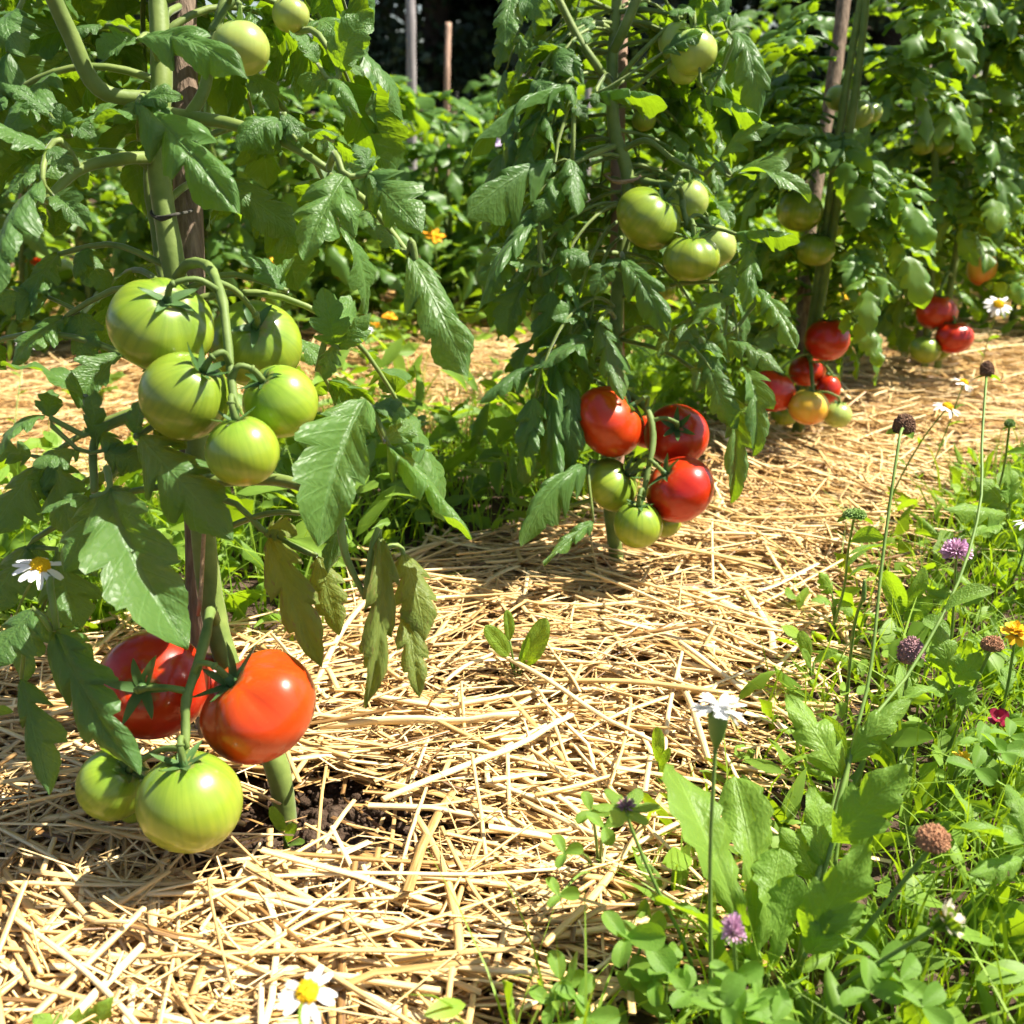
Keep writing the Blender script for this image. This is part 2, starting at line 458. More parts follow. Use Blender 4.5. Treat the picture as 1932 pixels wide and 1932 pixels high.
M_cream = plain_mat('dry_petal', (0.52, 0.44, 0.30), (0.74, 0.68, 0.54), 120, 0.8, 0.1, trans=0.2)
M_hose = plain_mat('grey_hose', (0.22, 0.26, 0.24), (0.34, 0.38, 0.36), 30, 0.5, 0.4)
M_bark = plain_mat('tree_bark', (0.03, 0.022, 0.016), (0.09, 0.07, 0.05), 14, 0.9, 0.1, 0.8)

# ------------------------------------------------------------------ leaf shapes (length 1 along Y, full width 1 along X, facing +Z)
def leaflet(nu, nv, seed, kind='tomato'):
    r = np.random.default_rng(seed)
    t = np.linspace(0, 1, nu)
    if kind == 'tomato':
        w = (t ** 0.42) * ((1 - t) ** 0.92)
        w /= w.max()
        def side(ph, n):
            s = (t * n + ph) % 1.0
            depth = np.interp(t, [0, .08, .25, .6, .82, 1], [0, .42, .58, .34, .07, 0]) * dp
            return w * (1 - depth * np.clip(1 - s / .62, 0, 1) ** 1.3) * (1 - .09 * ((t * 11 + ph * 3) % 1.0) * np.interp(t, [0, .1, .8, 1], [0, 1, .8, 0]))
        dp = r.uniform(.7, 1.3)
        n1, n2 = r.uniform(2.8, 4.2), r.uniform(2.8, 4.2)
        wl, wr = side(r.random(), n1) * r.uniform(.92, 1.06), side(r.random(), n2) * r.uniform(.92, 1.06)
        fwd, fold, kap, curl, rip = r.uniform(.22, .38), r.uniform(.02, .42), r.uniform(.2, 1.6), r.uniform(.05, .45), r.uniform(.02, .06)
    elif kind == 'lance':
        w = np.sin(math.pi * t ** 0.8) ** 0.9; wl = wr = w
        fwd, fold, kap, curl, rip = .15, r.uniform(.1, .3), r.uniform(.2, .9), .05, .01
    elif kind == 'ovate':
        w = (t ** 0.5) * ((1 - t) ** 0.55); w /= w.max(); wl = wr = w
        fwd, fold, kap, curl, rip = .12, r.uniform(.05, .25), r.uniform(.2, .9), r.uniform(.0, .15), .015
    elif kind == 'clover':
        w = (t ** 0.8) * ((1 - t) ** 0.5); w /= w.max(); wl = wr = w
        fwd, fold, kap, curl, rip = .05, r.uniform(.1, .3), r.uniform(.1, .5), .0, .005
    elif kind == 'dandelion':
        w = np.interp(t, [0, .12, .3, .6, .78, .90, .97, 1], [.10, .16, .46, 1, .95, .68, .36, .02])
        def side(ph):
            s = (t * 7 + ph) % 1.0
            return w * (1 - .40 * s * np.interp(t, [0, .2, .8, 1], [.2, 1, .7, 0]))
        wl, wr = side(r.random()), side(r.random())
        fwd, fold, kap, curl, rip = .10, r.uniform(.15, .4), r.uniform(.3, 1.1), r.uniform(.05, .25), .05
    v = np.linspace(-1, 1, nv)
    T, Vv = np.meshgrid(t, v, indexing='ij')
    ww = np.where(Vv < 0, wl[:, None], wr[:, None]) * 0.5
    x = Vv * ww
    y = T + fwd * np.abs(Vv) * ww * (1 - T * .5)
    ph1, ph2 = r.random(2) * 6.28
    z = fold * np.abs(x) - curl * (Vv ** 2) * ww * 1.4
    z = z + rip * np.sin(T * r.uniform(9, 15) + np.where(Vv < 0, ph1, ph2)) * np.abs(Vv) ** 1.5
    if kind == 'tomato' and nv >= 9:
        z = z + 0.016 * np.sin(math.pi * (((T - np.abs(Vv) * .13) * 8) % 1.0)) * np.sin(math.pi * np.clip(np.abs(Vv), 0, 1)) * np.clip(ww * 3, 0, 1)
    x = x + r.uniform(-.10, .10) * np.sin(math.pi * T) * 0.5
    tw = (r.uniform(-.8, .8) if kind == 'tomato' else r.uniform(-.5, .5)) * T
    x, z = x * np.cos(tw) - z * np.sin(tw), x * np.sin(tw) + z * np.cos(tw)
    ang = kap * y
    yb = np.sin(ang) / kap - 0 * z
    yb, zb = np.sin(ang) / kap + z * np.sin(ang), -(1 - np.cos(ang)) / kap + z * np.cos(ang)
    # bring the tip back onto +Y
    ty, tz = math.sin(kap) / kap, -(1 - math.cos(kap)) / kap
    L = math.hypot(ty, tz); c, s = ty / L, tz / L
    y2, z2 = (yb * c + zb * s) / L, (-yb * s + zb * c) / L
    V = np.stack([x, y2, z2], -1).reshape(-1, 3)
    U = np.stack([T, Vv * .5 + .5], -1).reshape(-1, 2)
    return V, grid_faces(nu, nv)[:, ::-1], U, np.full(len(V), .5)

def lf_mesh(name, arr, mat):
    V, F, U, T = arr
    return mk_mesh(name, V, F, U, T, mat)

HI = [lf_mesh('leaflet', leaflet(46, 13, 100 + k), M_leaf) for k in range(14)]
HI_DRY = [lf_mesh('leaflet', leaflet(36, 11, 300 + k), M_dry) for k in range(5)]
MID = [leaflet(20, 7, 500 + k) for k in range(8)]
LOW = [leaflet(11, 5, 600 + k) for k in range(6)]

def compound(arrs, seed, mat, L=1.0):
    """a whole tomato leaf, rachis along +Y then drooping, as one mesh; length about 1"""
    r = np.random.default_rng(seed); g = Geo()
    pts = [np.zeros(3)]; d = unit([0, 1, .35]); dr = r.uniform(.10, .24)
    for k in range(9):
        pts.append(pts[-1] + d * .07); d = unit(d + np.array([r.uniform(-.05, .05), 0, -dr]))
    pts = np.array(pts)
    tube(g, pts, [.016, .010], 5, False, .8)
    def put(base, dirv, nrm, ln, wd):
        M = mat4(frame(dirv, nrm), base, (wd, ln, ln))
        V, F, U, T = arrs[r.integers(len(arrs))]
        g.add(V @ M[:3, :3].T + M[:3, 3], F, U, .5)
    end = pts[-1] - pts[-2]
    put(pts[-1], unit(end) + [0, 0, -.25], [r.uniform(-.3, .3), .4, .9], r.uniform(.36, .46), r.uniform(.20, .27))
    for i, k in enumerate((7, 5, 3)):
        for s in (-1, 1):
            dirv = unit(np.array([s * 1.0, .45, 0]) + unit(pts[k + 1] - pts[k]) * .4 + [0, 0, r.uniform(-.9, -.1)])
            put(pts[k] + r.uniform(-.02, .02), dirv, [r.uniform(-.3, .3) - s * .1, r.uniform(-.1, .4), 1], r.uniform(.26, .36) * (1 - .1 * i), r.uniform(.15, .2))
    for k in (6, 4, 2):
        s = r.choice([-1, 1])
        put(pts[k], [s, .3, r.uniform(-.5, 0)], [0, .2, 1], r.uniform(.08, .14), r.uniform(.06, .1))
    return g.mesh('leaf', mat)

CMID = [compound(MID, 40 + k, M_leaf_far) for k in range(10)]
CLOW = [compound(LOW, 70 + k, M_leaf_far) for k in range(8)]

# ------------------------------------------------------------------ tomatoes
def tomato_geo(seed, nlat=40, nlon=56, lob=0.05, nl=5, squash=0.84):
    r = np.random.default_rng(seed)
    th = np.linspace(0, math.pi, nlat)[:, None]; ph = (np.arange(nlon) / nlon * 2 * math.pi)[None]
    shp = 1 + lob * np.exp(-((th - .75) / .55) ** 2) * (np.abs(np.cos(ph * nl / 2 + r.random() * 6)) - .6)
    shp = shp * (1 + .025 * np.sin(ph + r.random() * 6) + .02 * np.sin(2 * ph + r.random() * 6))
    rho = np.sin(th) * shp
    z = np.cos(th) * squash * (1 + .02 * np.cos(ph + 1)) + 0 * ph
    z = z - .15 * np.exp(-(rho / .22) ** 2) * (th < 1.57) + .04 * np.exp(-(rho / .3) ** 2) * (th > 1.57)
    V = np.stack([rho * np.cos(ph), rho * np.sin(ph), z], -1).reshape(-1, 3)
    U = np.stack([np.broadcast_to(ph / (2 * math.pi), rho.shape), np.broadcast_to(th / math.pi, rho.shape)], -1).reshape(-1, 2)
    return V, grid_faces(nlat, nlon, True)[:, ::-1], U

TOMESH = {}
def tomato_mesh(mat, kind):
    key = (mat.name, kind)
    if key not in TOMESH:
        a = {0: (.05, 5, .86), 1: (.11, 6, .80), 2: (.03, 4, .94), 3: (.20, 5, .78), 4: (.03, 3, 1.25)}[kind]
        V, F, U = tomato_geo(hash(kind) + 11, lob=a[0], nl=a[1], squash=a[2])
        TOMESH[key] = mk_mesh('tomato', V, F, U, np.full(len(V), .5), mat)
    return TOMESH[key]

def sepal_geo(seed, up):
    r = np.random.default_rng(seed); g = Geo()
    n = 5 + seed % 2
    for k in range(n):
        a = k / n * 6.283 + r.uniform(-.2, .2); d = np.array([math.cos(a), math.sin(a), 0]); sd = np.array([-math.sin(a), math.cos(a), 0])
        L = r.uniform(.42, .62); nu = 9; t = np.linspace(0, 1, nu)
        cu = up + r.uniform(-.5, .6)
        rho = .05 + L * (t - .12 * t ** 2); z = .115 * np.sin(np.clip(t * 2.2, 0, 1.57)) + L * (cu * .5 * t ** 2.2 - .16 * t ** 1.5)
        w = .088 * (t + .25) ** .4 * (1 - t) ** .8 * 1.5
        c = d * rho[:, None] + np.array([0, 0, 1]) * z[:, None] + sd * (r.uniform(-.15, .15) * t ** 2 * L)[:, None]
        V = np.stack([c - sd * w[:, None] + [0, 0, .012], c - [0, 0, .012], c + sd * w[:, None] + [0, 0, .012]], 1).reshape(-1, 3)
        U = np.stack([np.repeat(t, 3), np.tile([0, .5, 1], nu)], -1)
        g.add(V, grid_faces(nu, 3)[:, ::-1], U)
    tube(g, [[0, 0, -.04], [0, 0, .05], [0, 0, .16]], [.11, .075, .065], 8)
    return g

CALYX = [sepal_geo(k, [0.2, .9, .5, 1.2, -.1, .4][k]).mesh('calyx', M_calyx) for k in range(6)]

CLEAR = []      # fruit in the picture: px, py, radius px, depth

def add_tomato(th, px, py, rpx, zc, mat, axis, kind=0, label=None, calyx=True, spin=None):
    c = P(px, py, zc); r = rpx * zc / FP
    ax = camvec(*axis); sp = rng.random() * 6.28 if spin is None else spin
    ref = np.array([math.cos(sp), math.sin(sp), .3]); Rm = frame(ref - ax * (ref @ ax), ax)
    tm = tomato_mesh(mat, kind)
    sq = {0: .86, 1: .80, 2: .94, 3: .78, 4: 1.25}[kind]
    o = th.inst('tomato', tm, mat4(Rm, c, (r * 1.02,) * 3), label=label)
    top = c + ax * r * (sq - .13)
    if calyx:
        s = max(r, .020) * 1.15
        M = mat4(Rm, top + ax * r * .02, (s * 1.0,) * 3)
        # calyx is a sub-part: local to the fruit
        L = np.linalg.inv(mat4(Rm, c, (r * 1.02,) * 3)) @ M
        link('calyx', CALYX[int(rng.integers(6))], o, Matrix(L.tolist()))
    CLEAR.append((px, py, rpx, zc, c, r))
    return top, ax, r, o

def truss(th, root_pts, tops, r0=.0045):
    """root_pts: path of the peduncle; tops: (top point, axis, radius) of its fruit"""
    g = Geo(); path = smooth_path(root_pts, 22)
    tube(g, path, r0 * (np.linspace(1.25, .8, 22) + .10 * np.sin(np.arange(22) * 1.9) + .05 * rng.normal(size=22)), 9, True, bump=.12)
    for top, ax, r in tops:
        d = np.linalg.norm(path - (top + ax * r * .5), axis=1); d[:6] += .05
        k = int(np.argmin(d)); a = path[k]
        m = top + ax * max(.012, r * .45)
        p = smooth_path([a, (a + m) / 2 + ax * .004 + [0, 0, .003], m, top + ax * r * .06], 12)
        tube(g, p, [r0 * .75, r0 * .62, r0 * .62, r0 * .8], 7, True)
        # the knuckle half way along every fruit stalk
        kx = p[7]; tube(g, [kx - (p[8] - p[6]) * .25, kx, kx + (p[8] - p[6]) * .25], [r0 * .6, r0 * .95, r0 * .6], 7, True)
    return th.part('truss_stem', g, M_truss)

for q in ((75, 1068, 62, .74), (50, 640, 26, 1.8), (40, 1130, 30, .70), (1508, 398, 48, 1.62), (1537, 471, 44, 1.62), (1561, 641, 46, 1.62), (1457, 738, 46, 1.6), (1526, 768, 40, 1.58), (1600, 205, 50, 1.62), (1767, 590, 44, 1.98), (1800, 637, 42, 1.96), (1758, 272, 44, 1.98), (1852, 505, 36, 2.44)):
    CLEAR.append((*q, P(*q[:2], q[3]), .001))
def blocked(p, extra=None):
    x, y, z = proj(p)
    for (px, py, rp, zc, c, r) in CLEAR:
        if np.linalg.norm(p - c) < r * 1.25: return True
        if z < zc + .02 and (x - px) ** 2 + (y - py) ** 2 < (rp * 1.12) ** 2: return True
    if extra is not None and not extra(x, y, z): return True
    return False

def put_leaflet(th, parent, base, tip, W, nrm, dry=False, lift=0.0, label=None):
    L = np.linalg.norm(tip - base)
    Rm = frame(tip - base, nrm)
    me = (HI_DRY if dry else HI)[int(rng.integers(5 if dry else 14))]
    return th.inst('leaflet', me, mat4(Rm, base, (W, L, L)), parent=parent, label=label)

def near_leaf(th, attach, az, el, L, droop, ok=None, dry=False, pairs=3, size=.085, r0=.0030):
    """a compound leaf of the two nearest plants: rachis with its leaflets as sub-parts"""
    pts = [np.asarray(attach, float)]; d = np.array([math.cos(az) * math.cos(el), math.sin(az) * math.cos(el), math.sin(el)])
    n = 11
    for k in range(n):
        pts.append(pts[-1] + d * L / n)
        d = unit(d + np.array([rng.normal(0, .04), rng.normal(0, .04), -droop / n * 2.2]))
    pts = np.array(pts)
    if pts[:, 2].min() < .03: return
    keep = []
    out = unit([math.cos(az), math.sin(az), 0])
    def cand(base, dv, ln, wd, nrm):
        tip = base + unit(dv) * ln
        if tip[2] < .015: return
        for f in (.15, .5, .85):
            if blocked(base + (tip - base) * f, ok): return
        keep.append((base, tip, wd, nrm))
    e = unit(pts[-1] - pts[-2])
    cand(pts[-1], e + [0, 0, -.35], size * rng.uniform(.95, 1.3), size * rng.uniform(.52, .66), unit(out * .5 + [0, 0, 1] + rng.normal(0, .3, 3)))
    for i in range(pairs):
        k = n - 2 - i * 3
        if k < 3: break
        tg = unit(pts[k + 1] - pts[k]); sd = unit(np.cross(tg, [0, 0, 1]))
        for s in (-1, 1):
            dv = sd * s + tg * .45 + np.array([0, 0, rng.uniform(-1.0, -.1)])
            cand(pts[k], dv, size * rng.uniform(.65, .95), size * rng.uniform(.36, .5), unit(np.array([0, 0, 1.]) + out * .3 + rng.normal(0, .3, 3)))
        kk = max(2, k - 1)
        s = rng.choice([-1, 1])
        cand(pts[kk], sd * s + tg * .2 + np.array([0, 0, -.3]), size * .28, size * .2, [0, 0, 1])
    if len(keep) < 4 or np.linalg.norm(keep[0][0] - pts[-1]) > 1e-6: return
    g = Geo(); tube(g, pts, [r0, r0 * .75, r0 * .45], 7, True)
    lf = th.part('leaf', g, M_stem)
    for b, t, w, nn in keep: put_leaflet(th, lf, b, t, w, nn, dry)
    return lf

def explicit_leaf(th, attach, leaflets, dry=False, r0=.0026, side=2):
    """leaflets: (bx,by,bz, tx,ty,tz, width px, (r,u,t) facing); the rachis runs from attach through the bases"""
    bases = [P(*l[:3]) for l in leaflets]
    path = smooth_path([np.asarray(attach, float), (np.asarray(attach) * .5 + bases[0] * .5) + [0, 0, .012]] + bases, 12)
    g = Geo(); tube(g, path, [r0, r0 * .8, r0 * .5], 7, True)
    lf = th.part('leaf', g, M_stem)
    for l in leaflets:
        b, t = P(*l[:3]), P(*l[3:6]); W = l[6] * (l[2] + l[5]) / 2 / FP
        put_leaflet(th, lf, b, t, W, camvec(*l[7]), dry)
    for k in range(side):
        p = path[5 + 2 * k]; tg = unit(path[6 + 2 * k] - path[4 + 2 * k]); sd = unit(np.cross(tg, camvec(0, .5, 1))) * (1 if k % 2 else -1)
        ln = rng.uniform(.018, .034)
        tip = p + unit(sd + tg * .4 + [0, 0, -.4]) * ln
        if not blocked(tip) and not blocked(p):
            put_leaflet(th, lf, p, tip, ln * .7, camvec(.1, .6, .7), dry)
    return lf

def stake(name, pts, w, mat, label, cat='stake', n=10, nodes=False, flat=False):
    pts = [np.asarray(p, float) for p in pts]
    th = Thing(name, pts[0], label, cat)
    g = Geo(); path = smooth_path(pts, 26)
    if flat:
        tube(g, path, w, 4, True)
        path2 = path
    else:
        rad = w * (1 + .05 * np.sin(np.arange(26) * 1.7) + .03 * rng.normal(size=26))
        if nodes:
            rad[4::5] *= 1.16
        tube(g, path, rad, n, True, bump=.07 if not nodes else 0)
    th.part('shaft', g, mat)
    return th

# ------------------------------------------------------------------ ground
def hgt(x, y):
    x = np.asarray(x, float); y = np.asarray(y, float)
    h = .010 * np.sin(x * 5.1 + 1.3) * np.sin(y * 4.3 + .4) + .006 * np.sin(x * 11 + y * 7) + .004 * np.sin(x * 23 - y * 17 + 2)
    return h * np.exp(-((y - 1.4) / 3.0) ** 2)

def build_ground():
    ax = np.unique(np.concatenate([np.linspace(-60, -3, 20), np.linspace(-3, 3, 150), np.linspace(3, 60, 20)]))
    ay = np.unique(np.concatenate([np.linspace(-20, 0, 10), np.linspace(0, 4, 110), np.linspace(4, 120, 40)]))
    X, Y = np.meshgrid(ax, ay, indexing='xy')
    Z = hgt(X, Y) - .004 + .006 * np.sin(X * 61 + Y * 13) * np.sin(Y * 53 - X * 17) * np.exp(-(Y / 4) ** 2) * (np.abs(X) < 3)
    V = np.stack([X, Y, Z], -1).reshape(-1, 3)
    g = Geo().add(V, grid_faces(len(ay), len(ax)))
    o = link('ground', g.mesh('ground', M_soil)); o['kind'] = 'structure'
    o['label'] = 'dark crumbly garden soil under the straw and weeds'
build_ground()

# the weedy border on the right of the straw, in ground coordinates: its edge runs through these picture points
EDGE = np.array([G(*p)[:2] for p in ((1040, 1960), (1190, 1800), (1330, 1560), (1495, 1330), (1640, 1080), (1790, 930), (1932, 850), (2200, 800))])
def weed_side(x, y):
    """> 0 inside the weedy border"""
    ex = np.interp(y, EDGE[:, 1], EDGE[:, 0], left=EDGE[0, 0] - .05, right=9)
    return x - ex
P1B, P2B = G(540, 1545), G(1165, 1065)
P3B, P4B = G(1500, 830), G(1765, 715)
ROW = unit((P4B - P1B)[:2]); ROWN = np.array([-ROW[1], ROW[0]])     # along the row, and away from the camera
def row_off(x, y):
    return (x - P1B[0]) * ROWN[0] + (y - P1B[1]) * ROWN[1]
def green_strip(x, y):
    """grassy strip behind the row"""
    o = row_off(x, y) + .05 * np.sin(x * 9 + y * 5)
    return (o > .17) & (o < .54 + .16 * (x < -.15)) & (x < .62) & (y > .93 + .04 * np.sin(x * 17)) & ~((x < -.62) & (o < .5))

def straw_rand(N, ylo, yhi, xw):
    y = ylo + (yhi - ylo) * rng.random(N); x = (rng.random(N) * 2 - 1) * (xw[0] + (y - ylo) / (yhi - ylo) * (xw[1] - xw[0]))
    return x, y

def straw_angle(x, y):
    f = -.45 + .7 * np.sin(x * 3.1 + y * 2.3 + .5) + .45 * np.sin(y * 6.0 - x * 2.0 + 1.0)
    a = f + rng.normal(0, .42, len(x))
    u = rng.random(len(x)) < .50
    a[u] = rng.random(u.sum()) * math.pi
    return a

def straw_batch(geo, x, y, L, w, zlay, tilt, bend, tint, K=4, M=4):
    N = len(x); a = straw_angle(x, y)
    d = np.stack([np.cos(a), np.sin(a), np.zeros(N)], -1); s = np.stack([-np.sin(a), np.cos(a), np.zeros(N)], -1)
    t = np.linspace(-.5, .5, K)
    off = t[None, :, None] * L[:, None, None] * d[:, None] + (bend[:, None] * (t[None] ** 2 - .1) * 4 * L[:, None])[:, :, None] * s[:, None]
    c = np.stack([x, y, np.zeros(N)], -1)[:, None] + off
    zz = hgt(c[..., 0], c[..., 1]).mean(1)[:, None] * .5 + hgt(c[..., 0], c[..., 1]) * .5 + zlay[:, None] + (tilt * L)[:, None] * t[None] 
    kink = (rng.random(N) < .3)[:, None] * rng.normal(0, .06, (N, K)) * L[:, None]
    c = c + kink[..., None] * s[:, None]
    c[..., 2] = np.maximum(zz + np.abs(kink) * .25, -.002)
    ang = np.arange(M) / M * 2 * math.pi + math.pi / 4
    flat = np.where(rng.random(N) < .35, .12, rng.uniform(.3, .8, N)); w = np.where(flat < .2, w * 1.5, w)
    wx = w[:, None] * np.array([1, .97, .92, .8])[None, :K] * .5
    V = c[:, :, None, :] + (np.cos(ang)[None, None, :] * wx[:, :, None])[..., None] * s[:, None, None, :] + (np.sin(ang)[None, None, :] * wx[:, :, None] * flat[:, None, None])[..., None] * np.array([0, 0, 1.0])
    f = grid_faces(K, M, True)
    F = (f[None] + (np.arange(N) * K * M)[:, None, None]).reshape(-1, 4)
    U = np.zeros((N, K, M, 2)); U[..., 0] = np.arange(M)[None, None] / M + rng.random(N)[:, None, None] * 5; U[..., 1] = (t + .5)[None, :, None] + rng.random(N)[:, None, None] * 9
    T = np.repeat(tint, K * M) + np.tile(np.repeat(np.linspace(-.08, .08, K), M), N)
    geo.add(V.reshape(-1, 3), F, U.reshape(-1, 2), np.clip(T, 0, 1))

def straw_ok(x, y, frac=.0):
    k = (weed_side(x, y) < rng.normal(0, .035, len(x)) + frac) & ~green_strip(x, y)
    for b, r in ((G(595, 1575), .11), (P2B + [.01, -.02, 0], .05), (P3B, .04)):
        k &= (x - b[0]) ** 2 + ((y - b[1]) * 1.2) ** 2 > (r * rng.uniform(.6, 1.3, len(x))) ** 2
    # thin places where the soil shows
    n = np.sin(x * 13 + 2) * np.sin(y * 15 + 1) + .5 * np.sin(x * 29 - y * 21)
    k &= (n < .9) | (rng.random(len(x)) < .35)
    return k

def build_straw():
    g = Geo()
    def lay(N, yl, yh, xw, Lr, wr, zr, tl=.10, thin=False):
        x, y = straw_rand(N, yl, yh, xw); k = straw_ok(x, y); x, y = x[k], y[k]; N = len(x)
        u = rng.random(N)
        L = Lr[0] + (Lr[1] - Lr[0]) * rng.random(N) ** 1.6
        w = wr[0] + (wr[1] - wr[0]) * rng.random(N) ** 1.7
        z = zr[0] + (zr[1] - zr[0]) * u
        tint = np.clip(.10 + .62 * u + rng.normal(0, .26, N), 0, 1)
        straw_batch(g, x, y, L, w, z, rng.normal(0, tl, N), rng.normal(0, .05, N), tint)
    lay(16500, .38, 1.35, (.50, 1.0), (.04, .22), (.0012, .0068), (.0, .026))
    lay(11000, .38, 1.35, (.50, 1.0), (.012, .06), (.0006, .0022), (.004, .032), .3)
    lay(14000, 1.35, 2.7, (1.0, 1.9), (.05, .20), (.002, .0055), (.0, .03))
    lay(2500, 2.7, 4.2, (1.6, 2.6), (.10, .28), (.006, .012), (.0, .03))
    # matted short straw under the far, thinly seen path
    ax, ay = np.linspace(-2.6, 2.6, 60), np.linspace(1.35, 3.4, 40); X, Y = np.meshgrid(ax, ay)
    V = np.stack([X, Y, hgt(X, Y) + .002 + .004 * np.sin(X * 47) * np.sin(Y * 51)], -1).reshape(-1, 3)
    F = grid_faces(40, 60); ce = V[F].mean(1)
    F = F[(weed_side(ce[:, 0], ce[:, 1]) < -.05) & ~green_strip(ce[:, 0], ce[:, 1])]
    g.add(V, F, V[:, :2] * 8, np.full(len(V), .42))
    o = link('straw_mulch', g.mesh('straw_mulch', M_straw, smooth=False))
    o['kind'] = 'stuff'; o['label'] = 'loose golden straw mulch spread between the tomato plants'
    # the straws that lie on top, one by one
    var = []
    for k in range(20):
        r = np.random.default_rng(900 + k); gg = Geo()
        L, b = 1.0, r.normal(0, .05); n = 9; t = np.linspace(-.5, .5, n)
        pts = np.stack([t, b * (t * t * 4 - .3) + r.normal(0, .003, n), .02 * np.sin(t * 5 + k)], -1)
        if k % 5 == 0: pts[n // 2 + 2:, 1] += np.linspace(.02, .14, n - n // 2 - 2)        # a broken stalk
        th = .5
        tube(gg, pts * [1, 1, 1], [.5, .55, .5, .42], 6, True)
        V, F, U, T = gg.arrays()
        # separate the stalk's thickness from its length: thickness is baked for a 1 : 40 stalk
        c = np.repeat(pts, 6, 0); c = np.vstack([c, pts[0], pts[-1]])
        V = c + (V - c) * np.array([.03, .045, .030]) * r.uniform(.7, 1.25)
        T = np.clip(np.full(len(V), r.uniform(.45, .95)) + .1 * (U[:, 1] - .5), 0, 1)
        var.append(mk_mesh('straw', V, F, U * [1, 1], T, M_straw))
    done = 0
    def one(c, a, L, tilt, k):
        nonlocal done
        Rm = (Matrix.Rotation(a, 3, 'Z') @ Matrix.Rotation(-tilt, 3, 'Y') @ Matrix.Rotation(rng.normal(0, .4), 3, 'X'))
        M = np.eye(4); wd = .0046 / (.047) * rng.uniform(.8, 1.25)
        M[:3, :3] = np.array(Rm) * np.array([L, wd, wd])[None]; M[:3, 3] = c; M[:3, 1:3] *= rng.uniform(.55, 1.1)
        link('straw', var[k % 20], o, Matrix(M.tolist())); done += 1
    for (ax_, ay_, bx, by) in ((349, 1678, 85, 1921), (0, 1772, 396, 1846), (567, 1716, 478, 1932), (340, 1799, 450, 1822), (205, 1840, 445, 1935), (430, 1620, 660, 1618),
                               (300, 1670, 470, 1800), (70, 1528, 0, 1750), (180, 1580, 140, 1775), (0, 1588, 175, 1565), (400, 1700, 640, 1655), (612, 1455, 595, 1640), (655, 1510, 560, 1700),
                               (1195, 1250, 1165, 1490), (880, 1190, 1110, 1175), (830, 1290, 960, 1215), (800, 1480, 745, 1700), (990, 1130, 820, 1260), (1010, 1500, 1240, 1440), (1070, 1650, 1290, 1590),
                               (835, 1560, 930, 1760), (700, 1830, 900, 1790), (1500, 1020, 1660, 900), (1390, 980, 1560, 1090), (1290, 1180, 1520, 1280), (160, 1212, 240, 1235)):
        lift = .026
        a, b = G(ax_, ay_, lift), G(bx, by, lift)
        d = b - a; one((a + b) / 2, math.atan2(d[1], d[0]), np.linalg.norm(d), rng.normal(0, .03), done)
    while done < 300:
        x, y = straw_rand(1, .40, 1.25, (.42, .8))
        if not straw_ok(x, y, -.04)[0]: continue
        c = np.array([x[0], y[0], float(hgt(x[0], y[0])) + rng.uniform(.020, .034)])
        one(c, straw_angle(x, y)[0], rng.uniform(.09, .24), rng.normal(0, .08), done)
build_straw()

